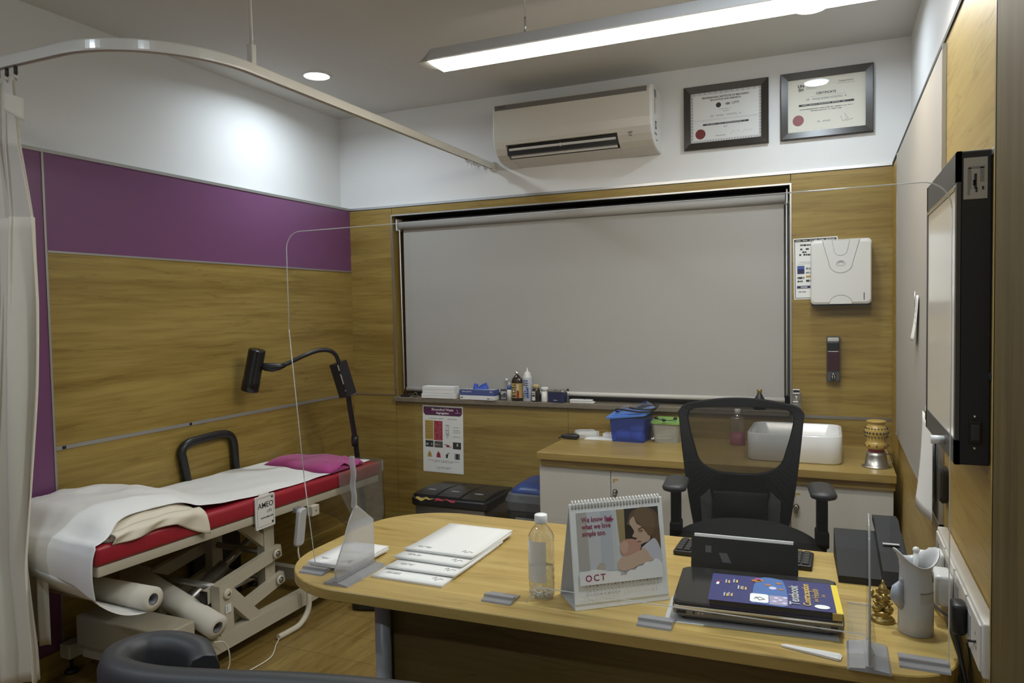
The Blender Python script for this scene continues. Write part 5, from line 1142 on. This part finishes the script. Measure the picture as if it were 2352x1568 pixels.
for i in range(21):
    b.m('ink' if i % 7 else mg).text(days[i], .0062, mx @ T(-.089+i*.0089, .052, L2))
    b.m('ink2').text(str(i+1), .0056, mx @ T(-.089+i*.0089, .0425, L2))
    if i < 10: b.text(str(i+22), .0056, mx @ T(-.089+i*.0089, .033, L2))
b.build('printing', None, pg_)
b = B().m('ink2')
for i in range(28): b.box(-.0017, .0017, Hh-.0125, Hh-.009, .0012, .0016, mx=mx @ T(-W2+.008+i*.00802, 0, 0))
b.build('punch_hole', None, pg_)
b = B().m('white')
for i in range(28):
    u = -W2+.008+i*.00802
    b.tube([mx @ Vector((u, Hh-.0105, .0014)), mx @ Vector((u, Hh+.002, .0035)), mx @ Vector((u+.001, Hh+.0065, -.003)), mx @ Vector((u+.001, Hh+.004, -.010)), mx @ Vector((u+.001, Hh-.004, -.012))], .0015, 5)
b.build('spiral_binding', None, t)
# ================================================================== COMPUTERS AND SMALL THINGS ON THE DESK
lt = math.radians(4.5)
t = thing('laptop', 'closed black laptop with a silver front rim lying on the desk under the blue book', 'laptop', (-.162, 1.735, DZ), lt)
w_, d_ = .176, .118
R4 = lambda z, e, r=.018: [(*p, z) for p in rrect(-w_+e, w_-e, -d_+e, d_-e, r)]
lz = .012
B().m(mat('laptop_base', (0.17, 0.158, 0.14), .4, .2)).loft([R4(lz-.007, .012), R4(lz+.002, .001), R4(lz+.019, 0), R4(lz+.0205, .002)], smooth=False).build('base', None, t)
b = B().m('chrome').box(-w_+.004, w_-.004, -d_-.0015, -d_+.012, lz+.0165, lz+.0235, .002); b.build('front_rim', None, t)
B().m(mat('laptop_lid', (0.020, 0.020, 0.020), .16)).loft([R4(lz+.020, .001), R4(lz+.028, .001), R4(lz+.031, .006)], smooth=False).build('lid', None, t)
b = B().m('black'); mx = T(0, -d_, lz+.002) @ RX(90)
for u0, u1, v0, v1 in ((-.165, -.145, .004, .010), (-.130, -.127, .004, .011), (.118, .128, .003, .009), (.148, .162, .003, .011), (-.09, .06, .0095, .0105)): fl(b, mx, u0, u1, v0, v1, .0004)
b.m('lgrey'); 
for u in (-.12, -.112, .07): fl(b, mx, u, u+.004, .006, .009, .0006)
b.build('port', None, t)
for x in (-.15, .15):
    for y in (-.09, .09): B().m('black').lathe([(.008, .0004), (.008, .006)], c=(x, y, 0), n=14).build('rubber_foot', None, t)
t = thing('grey_folder', 'flat grey plastic folder lying under the laptop on the desk', 'folder', (-.165, 1.69, DZ), lt)
B().m('lgrey').box(-.185, .170, -.085, .06, .0001, .0003).build('sheet', None, t)
# book on the laptop
bk = thing('medical_book', 'dark blue paperback with orange lettering and yellow strip lying on the laptop', 'book', (-.128, 1.692, DZ+lz+.0312), math.radians(4.5))
bw, bd, bh = .128, .083, .016
B().m(mat('book_blue', (0.035, 0.040, 0.165), .35)).box(-bw, bw, -bd, bd, bh-.0008, bh).box(-bw, bw, -bd, bd, 0.0001, .0009).box(-bw, bw, bd-.001, bd, 0.0001, bh).build('cover', None, bk)
B().m('dark').box(-bw+.003, bw-.003, -bd+.003, bd-.001, .001, bh-.001).build('pages', None, bk)
b = B(); mx = T(0, 0, bh); L = .0002
b.m(mat('book_sky', (0.07, 0.16, 0.42), .4)); pg(b, mx, curve([(-.04, -.08), (-.01, -.078), (.03, -.08), (.035, -.02), (.03, .05), (.02, .078), (-.02, .08), (-.035, .03)]), L)
b.m(mat('book_violet', (0.40, 0.34, 0.46), .4)); fl(b, mx, -.002, .034, -.076, -.026, L+.0004)
b.m(mat('book_orange', (0.50, 0.20, 0.04), .4))
for u, v, r in ((-.03, .055, .011), (-.022, .06, .008), (-.005, .035, .007), (.018, .05, .007), (.022, .015, .006)): disc(b, mx, u, v, r, L+.0006, r*.7, 12)
b.m('magenta'); disc(b, mx, -.028, .066, .006, L+.0009)
b.m(mat('book_pale', (0.62, 0.62, 0.82), .4)); disc(b, mx, .005, .018, .008, L+.0007, .009)
for u, v in ((.008, -.06), (.02, -.05), (.012, -.04), (.028, -.066), (.03, -.035)): disc(b, mx, u, v, .005, L+.001, .006, 10)
b.m('paper'); pg(b, mx, rrect(-.042, -.004, -.074, -.025, .007), L+.001); b.m('ink2').tube([mx @ Vector((x, y, L+.0016)) for x, y in ((-.033, -.055), (-.022, -.045), (-.012, -.055), (-.022, -.062), (-.03, -.045))], .0012, 5)
txt = lambda s_, sz, u, v, rot=90, **k: b.text(s_, sz, mx @ T(u, v, L+.001) @ RZ(rot), **k)
b.m('lgrey'); txt('Textbook', .028, .049, -.01, bold=.0006)
b.m(mat('book_gold', (0.62, 0.42, 0.14), .4)); txt('Contraception', .0215, .074, 0, bold=.0005); txt('and', .013, .092, -.028); txt('Health', .020, .093, .012); txt('2nd', .011, .108, 0)
for u, v, s_ in ((-.095, .035, 'Raj'), (-.078, .042, 'Sonia'), (-.067, .005, 'Sharad'), (-.058, .003, 'Editors'), (-.095, -.045, 'Kavita'), (-.086, -.043, 'Anita')):
    b.m('lgrey'); fl(b, mx, u-.002, u+.001, v-.012, v+.010, L+.0006); b.m(mat('book_gold', (0, 0, 0))); fl(b, mx, u+.004, u+.008, v-.012, v+.006, L+.0006)
b.m('paper'); pg(b, mx, [(-.117, .012), (-.111, .012), (-.109, .03), (-.115, .03)], L); b.m('crimson'); fl(b, mx, -.116, -.107, .026, .032, L+.0006)
b.m('paper'); disc(b, mx, .102, -.062, .015, L+.0006, .011); b.build('cover_printing', None, bk)
B().m('yellow').box(.1275, .141, -.083, .080, bh-.004, bh-.0005, .001).m('ochre').box(.120, .139, -.086, -.0835, .0005, bh-.001).build('yellow_strip', None, bk)

# tablet standing open behind the laptop
t = thing('tablet', 'black tablet in a folio case standing upright behind the book on the desk', 'tablet', (-.208, 1.905, DZ), math.radians(2))
tl = T(0, -.015, .006) @ RX(90-14)
b = B().m('black').loft([[tl @ Vector((*p, z)) for p in rrect(-.128, .128, 0, .101, .006)] for z in (-.004, .004)], smooth=False); b.build('case_back', None, t)
b = B().m('white').box(-.122, .118, .095, .1035, -.0075, .0045, .0015, mx=tl); b.build('top_edge', None, t)
b = B().m(mat('sticker_grey', (0.10, 0.10, 0.105), .3)); fl(b, tl, -.093, -.078, .058, .075, .0042); pg(b, tl, [(-.06, .06), (-.04, .06), (-.028, .037), (-.05, .037)], .0042); b.build('sticker', None, t)
b = B().m('black').box(-.128, .128, -.014, .115, .0003, .006, .002); b.build('case_base', None, t)
t = thing('keyboard', 'black computer keyboard lying behind the tablet on the desk', 'keyboard', (-.215, 2.09, DZ), math.radians(-1))
B().m('black').box(-.195, .165, -.06, .06, .0003, .014, .004, 3).build('body', None, t)
b = B().m(mat('key_black', (0.02, 0.02, 0.02), .45))
for r_ in range(5):
    for c in range(17): b.box(-.188+c*.0205, -.171+c*.0205, -.053+r_*.0215, -.035+r_*.0215, .014, .0185, .002)
b.build('keys', None, t)
# desk phone behind the right fin
t = thing('desk_phone', 'dark grey desk telephone near the wall at the back of the desk', 'telephone', (.092, 2.06, DZ), math.radians(3))
pw = mat('phone_grey', (0.020, 0.020, 0.021), .7, spec=.3)
B().m(pw).prism([(-.085, .0004), (-.085, .018), (-.02, .030), (.12, .075), (.135, .075), (.135, .0004)], 'X', -.085, .082).build('body', None, t)
B().m(pw).prism([(-.10, .045), (-.115, .012), (-.095, .004), (-.03, .045), (.09, .092), (.15, .100), (.152, .115), (.10, .118), (.06, .098), (-.03, .068)], 'X', .012, .070).build('handset', None, t)
b = B().m('lgrey').box(.022, .060, -.005, .006, .081, .083, mx=T(0, 0, 0)); b.build('mark', None, t)
# brass idol
t = thing('brass_idol', 'small seated brass figurine on a round base beside the grey mug', 'figurine', (.098, 1.763, DZ), math.radians(0))
bs = M['brass']
B().m(bs).lathe([(0, .0003), (.0245, .0003), (.025, .004), (.021, .009), (.0165, .012), (.016, .017), (.020, .020), (.019, .024), (0, .025)], n=32).build('base', None, t)
b = B().m(bs).sphere((0, .002, .036), .016, 1.05, .8, .8).sphere((0, -.001, .049), .0135, 1, .8, .9).sphere((0, -.003, .064), .0095).sphere((-.011, -.009, .030), .008, 1.3).sphere((.011, -.009, .030), .008, 1.3)
b.tube([(0, -.012, .063), (.002, -.016, .055), (.004, -.015, .047)], .003, 8, rs=[.004, .0032, .002]).sphere((-.0095, -.001, .065), .006, .8, .3).sphere((.0095, -.001, .065), .006, .8, .3)
for s_ in (-1, 1): b.tube([(s_*.011, 0, .054), (s_*.020, -.002, .050), (s_*.022, -.004, .062)], .0035, 8).sphere((s_*.022, -.004, .063), .0055).tube([(s_*.010, 0, .050), (s_*.017, -.010, .044), (s_*.010, -.015, .042)], .003, 8)
b.build('body', None, t)
B().m(bs).lathe([(.0095, .070), (.0085, .074), (.006, .080), (.003, .083), (.0035, .087), (.001, .091), (0, .091)], c=(0, -.003, 0), n=20).build('crown', None, t)
# grey mug used as a holder
t = thing('steam_inhaler', 'pale grey plastic steam inhaler jug with flared rim on the desk near the wall', 'inhaler jug', (.158, 1.728, DZ), math.radians(20))
gm2 = mat('jug_grey', (0.52, 0.52, 0.52), .3, var=.08, vscale=25)
b = B().m(gm2); rings = []
n = 40
for z, r, fl_ in ((.0004, .0315, 0), (.002, .0325, 0), (.05, .0325, 0), (.105, .031, 0), (.13, .0295, .1), (.15, .031, .5), (.162, .036, 1), (.168, .041, 1.25)):
    ring = []
    for i in range(n):
        a = 2*PI*i/n; dip = fl_*.012*(math.cos(2*a)); ring.append((r*math.cos(a)*(1+.05*fl_), r*math.sin(a), z+dip-.004*fl_))
    rings.append(ring)
b.loft(rings, cap=False).poly(rings[0]); b.build('body', None, t, solid=.0022)
B().m(mat('jug_blue', (0.42, 0.45, 0.52), .3)).tube([(-.030, -.004, .058), (-.043, -.006, .078), (-.040, -.006, .095), (-.029, -.004, .108)], .01, 12, rs=[.010, .013, .011, .006]).sphere((-.030, -.006, .112), .006).build('valve', None, t)
B().m('white').cyl((.004, .010, .10), (.006, .012, .168), .005, 10).sphere((.006, .012, .17), .007).build('inner_tube', None, t)
b = B().m(mat('jug_label', (0.47, 0.44, 0.40), .6)); a0, a1 = -1.75, -.55
b.grid(lambda u, v: (.0330*math.cos(a0+(a1-a0)*u), .0330*math.sin(a0+(a1-a0)*u), .066+.026*v), 12, 2); b.m('alu_dk').grid(lambda u, v: (.0331*math.cos(a0+(a1-a0)*u), .0331*math.sin(a0+(a1-a0)*u), .0905+.003*v), 12, 1).grid(lambda u, v: (.0327*math.cos(-.75+.25*u), .0327*math.sin(-.75+.25*u), .112+.022*v), 4, 2).grid(lambda u, v: (.0331*math.cos(-1.25+.12*u), .0331*math.sin(-1.25+.12*u), .012+.012*v), 3, 2); b.build('label', None, t)
# pen / plastic strip by the laptop
t = thing('plastic_spatula', 'flat white plastic spatula lying on the desk edge below the laptop', 'spatula', (-.04, 1.548, DZ), math.radians(-9))
B().m('white').loft([[(x, y*w0, z) for y, z in ((-1, .0006), (1, .0006), (1, h), (-1, h))] for x, w0, h in ((-.058, .003, .003), (-.05, .0055, .004), (.02, .0105, .005), (.05, .0125, .005), (.055, .009, .003))], smooth=False).build('body', None, t)
t = thing('glass_plate', 'thin clear glass plate lying on the desk right of the laptop', 'plate', (.05, 1.72, DZ))
B().m('clear').box(-.022, .03, -.10, .12, .0003, .003).m('edge').box(-.022, .03, .12, .122, .0003, .0032).build('plate', None, t)

# ================================================================== RIGHT WALL
t = thing('pin_board', 'grey fabric pin board on the right-hand wall beyond the film viewer', 'pin board', (XRP-.006, 2.85, .87)); o = t.location
B(o).m(mat('board_grey', (0.40, 0.375, 0.335), .8, bump=.1, bscale=600)).box(XRP-.008, XRP-.0005, 2.165, 3.62, .868, 2.085).build('board', None, t)
b = B(o).m('alu').box(XRP-.010, XRP-.0005, 2.158, 2.165, .862, 2.09).box(XRP-.010, XRP-.0005, 2.158, 3.62, .862, .868).box(XRP-.010, XRP-.0005, 3.62, 3.624, .862, 2.09); b.build('edge_trim', None, t)
# x-ray film viewer
t = thing('film_viewer', 'black wall-mounted x-ray film viewer with a white screen on the wood wall', 'film viewer', (.23, 1.79, 1.14)); o = t.location
vx, vy0, vy1, vz0, vz1 = .206, 1.555, 2.02, 1.142, 1.712
B(o).m(mat('viewer_black', (0.012, 0.013, 0.016), .5)).box(vx+.002, XRP-.0005, vy0, vy1, vz0, vz1, .003).build('housing', None, t)
fr_ = mat('viewer_frame', (0.075, 0.072, 0.068), .45, .3)
b = B(o).m(fr_).box(vx-.002, vx+.006, vy0, vy1, vz1-.055, vz1).box(vx-.002, vx+.006, vy0, vy1, vz0, vz0+.045).box(vx-.002, vx+.006, vy0, vy0+.018, vz0, vz1).box(vx-.002, vx+.006, vy1-.018, vy1, vz0, vz1); b.build('front_frame', None, t)
B(o).m(mat('opal_screen', (0.90, 0.86, 0.78), .15, spec=.6)).box(vx-.0005, vx+.004, vy0+.017, vy1-.017, vz0+.044, vz1-.054).build('screen', None, t)
b = B(o).m('chrome').box(vx-.004, vx-.001, vy0+.02, vy1-.02, vz1-.066, vz1-.060, .001); b.build('film_clip', None, t)
b = B(o).m('white').cyl((vx-.026, vy0+.14, vz0+.022), (vx-.002, vy0+.14, vz0+.022), .0085, 18); b.build('dimmer_knob', None, t)
mx = T(.233, vy0, 1.655) @ RX(90)
b = B(o).m(mat('sticker_pale', (0.42, 0.40, 0.37), .5)); fl(b, mx, -.0185, .0185, -.030, .044, .0003); b.m('grey'); fl(b, mx, -.011, .014, .024, .028, .001); fl(b, mx, -.012, -.007, -.012, .026, .001); fl(b, mx, .007, .013, .0, .026, .001); fl(b, mx, -.012, -.009, -.022, -.012, .001); b.m('ink'); fl(b, mx, -.002, .002, -.012, .015, .0012); fl(b, mx, -.004, .000, -.006, .004, .0012); fl(b, mx, .0, .003, -.018, -.01, .0012); fl(b, mx, .010, .013, -.014, -.008, .0012); b.build('rating_sticker', None, t)
b = B(o).m('black').box(.226, .246, vy0-.004, vy0+.001, 1.182, 1.224, .002).m('dark').box(.229, .243, vy0-.007, vy0, 1.188, 1.218, .002); b.build('power_switch', None, t)
b = B(o).m('chrome').sphere((.235, vy0-.001, 1.232), .003).sphere((.235, vy0-.001, 1.174), .003); b.build('screw', None, t)
# clipped note on the board
t = thing('clipped_note', 'small white note held by a paper clip on the grey pin board', 'note', (XRP-.012, 2.72, 1.32)); o = t.location
B(o).m('paper').grid(lambda u, v: (XRP-.0125-.012*(1-v)*(1-v), 2.705-.03*v+.10*(1-u)*(1-.35*v)-.05*(1-v)*0, 1.315+.150*v), 6, 10).build('sheet', None, t, solid=.0006)
b = B(o).m('ink2'); mx = RIGHT(2.72, 1.40, XRP-.0135)
for i in range(4): fl(b, mx, .004, .012, .03-.02*i, .038-.02*i, .004)
b.build('printing', None, t)
B(o).m('chrome').tube([(XRP-.017, 2.735, 1.44), (XRP-.018, 2.735, 1.478), (XRP-.018, 2.725, 1.478), (XRP-.018, 2.725, 1.43), (XRP-.018, 2.73, 1.425)], .0015, 6).build('paper_clip', None, t)
# sheets hanging under the viewer
for k, (y0, y1, z0, z1, off, lab) in enumerate(((2.18, 2.42, .868, 1.128, .022, 'front white paper sheet hanging below the film viewer'), (2.25, 2.46, .900, 1.140, .010, 'rear white paper sheet with curled edge hanging below the film viewer'))):
    t = thing('hanging_paper', lab, 'paper', (XRP-off, (y0+y1)/2, z0), 0, 'papers hanging below the film viewer'); o = t.location
    B(o).m('paper2' if k else 'paper').grid(lambda u, v: (XRP-off-.002-(.004 if k else .018)*(1-v)**2*u-(.002 if k else .006)*math.sin(u*3)*(1-v), y0+(y1-y0)*u, z0+(z1-z0)*v-.015*u*(1-v)), 10, 10).build('sheet', None, t, solid=.0006)
    B(o).m('chrome').box(XRP-off-.006, XRP-off+.001, (y0+y1)/2-.02, (y0+y1)/2+.02, z1-.012, z1+.012, .002).build('clip', None, t)
t = thing('bell_push', 'small black oval remote in a holder on the wood wall under the film viewer', 'remote control', (XRP-.008, 2.10, .99)); o = t.location
B(o).m('black').loft([[(x, 2.105+p[0], .985+p[1]) for p in rrect(-.032+e, .032-e, -.046+e, .046-e, .02)] for x, e in ((XRP-.0005, .002), (XRP-.012, 0), (XRP-.018, .006))], smooth=False).build('body', None, t)
# socket panel
t = thing('socket_panel', 'long white electrical socket panel on the right-hand wall at desk height', 'socket panel', (.248, 1.765, .785)); o = t.location
B(o).m(mat('socket_white', (0.66, 0.63, 0.57), .35)).box(.236, XRP-.0005, 1.462, 2.075, .788, .886, .004, 3).build('back_box', None, t)
for k in range(4):
    cp = B(o).m(mat('socket_white', (0, 0, 0))).box(.2325, .237, 1.475+.15*k, 1.615+.15*k, .795, .878, .002).build('cover_plate', None, t)
    B(o).m('ink2').box(.2318, .2326, 1.475+.15*k+.085, 1.475+.15*k+.125, .815, .860).build('switch', None, cp)
    for dy, dz in ((.04, .848), (.03, .825), (.05, .825)): B(o).m('ink2').lathe([(.0035, 0), (.0035, .0004)], mx=T(.2325, 1.475+.15*k+dy, dz) @ RY(-90), n=12).build('pin_hole', None, cp)
t = thing('white_adapter', 'white round-headed plug adapter in the far end of the socket panel', 'plug', (.21, 1.93, .845)); o = t.location
B(o).m('white').box(.200, .232, 1.90, 1.955, .80, .868, .008, 3).cyl((.178, 1.93, .845), (.202, 1.93, .845), .020, 18).build('body', None, t)
t = thing('white_charger', 'translucent white charger block in the socket panel behind the jug', 'plug', (.213, 1.80, .83)); o = t.location
B(o).m(mat('charger_white', (0.70, 0.69, 0.67), .2)).box(.196, .232, 1.765, 1.835, .795, .862, .008, 3).build('body', None, t)
t = thing('black_plug', 'black power plug with its cable in the near half of the socket panel', 'plug', (.22, 1.60, .84)); o = t.location
B(o).m('black').box(.206, .2322, 1.588, 1.632, .808, .868, .008, 3).build('body', None, t)
B(o).m('black').tube(smooth_path([(.214, 1.612, .81), (.2205, 1.60, .77), (.2305, 1.57, .70), (.232, 1.55, .60), (.235, 1.54, .3)]), .0042, 8).build('cable', None, t)
t = thing('thin_black_cord', 'thin black cord plugged into the nearest end of the socket panel', 'cord', (.228, 1.51, .83)); o = t.location
B(o).m('black').tube(smooth_path([(.2318, 1.505, .836), (.222, 1.515, .832), (.225, 1.55, .812), (.2325, 1.57, .77), (.238, 1.575, .6), (.238, 1.575, .3)]), .0025, 8).build('cord', None, t)
t = thing('grey_cable', 'grey cable running along the wall behind the steam inhaler jug', 'cable', (.225, 1.9, .80)); o = t.location
B(o).m('dark').tube(smooth_path([(.19, 1.98, DZ+.004), (.205, 1.90, DZ+.006), (.2165, 1.82, .765), (.229, 1.74, .770), (.231, 1.68, .72), (.236, 1.66, .5)]), .0035, 8).build('cable', None, t)

# ================================================================== FOREGROUND CHAIR
t = thing('visitor_chair', 'dark grey tub-backed visitor chair in the left foreground, turned from the camera', 'chair', (-1.0, 1.15, 0)); o = t.location
gc = mat('chair_grey', (0.036, 0.036, 0.036), .5, bump=.1, bscale=400)
rim = smooth_path([(-.56, 1.300, .62), (-.60, 1.235, .68), (-.66, 1.180, .732), (-.78, 1.130, .753), (-.93, 1.075, .763), (-1.08, 1.020, .767), (-1.20, .985, .769), (-1.295, .985, .770), (-1.345, 1.03, .770), (-1.345, 1.09, .767), (-1.30, 1.125, .763), (-1.235, 1.13, .755), (-1.185, 1.10, .743)], 5)
b = B(o).m(gc); rings = []
for i, p in enumerate(rim):
    tn = (rim[min(i+1, len(rim)-1)]-rim[max(i-1, 0)]); tn.z = 0; tn.normalize(); nv = Vector((tn.y, -tn.x, 0))
    zb = .40
    rings.append([p+nv*.030+Vector((0, 0, -.028)), p+nv*.022+Vector((0, 0, -.006)), p+Vector((0, 0, 0)), p-nv*.022+Vector((0, 0, -.006)), p-nv*.030+Vector((0, 0, -.028)), Vector((p.x, p.y, zb))-nv*.022, Vector((p.x, p.y, zb))+nv*.022])
b.loft(rings); b.build('tub_back', None, t)
b = B(o).m(gc).prism([(-1.25, 1.02), (-.70, 1.19), (-.66, 1.40), (-.95, 1.46), (-1.25, 1.40), (-1.32, 1.10)], 'Z', .40, .46); b.build('seat', None, t)
for x, y in ((-1.22, 1.08), (-.74, 1.22), (-1.18, 1.37), (-.75, 1.40)): B(o).m('steel').cyl((x, y, .40), (x, y, .0004), .013, 12).build('leg', None, t)
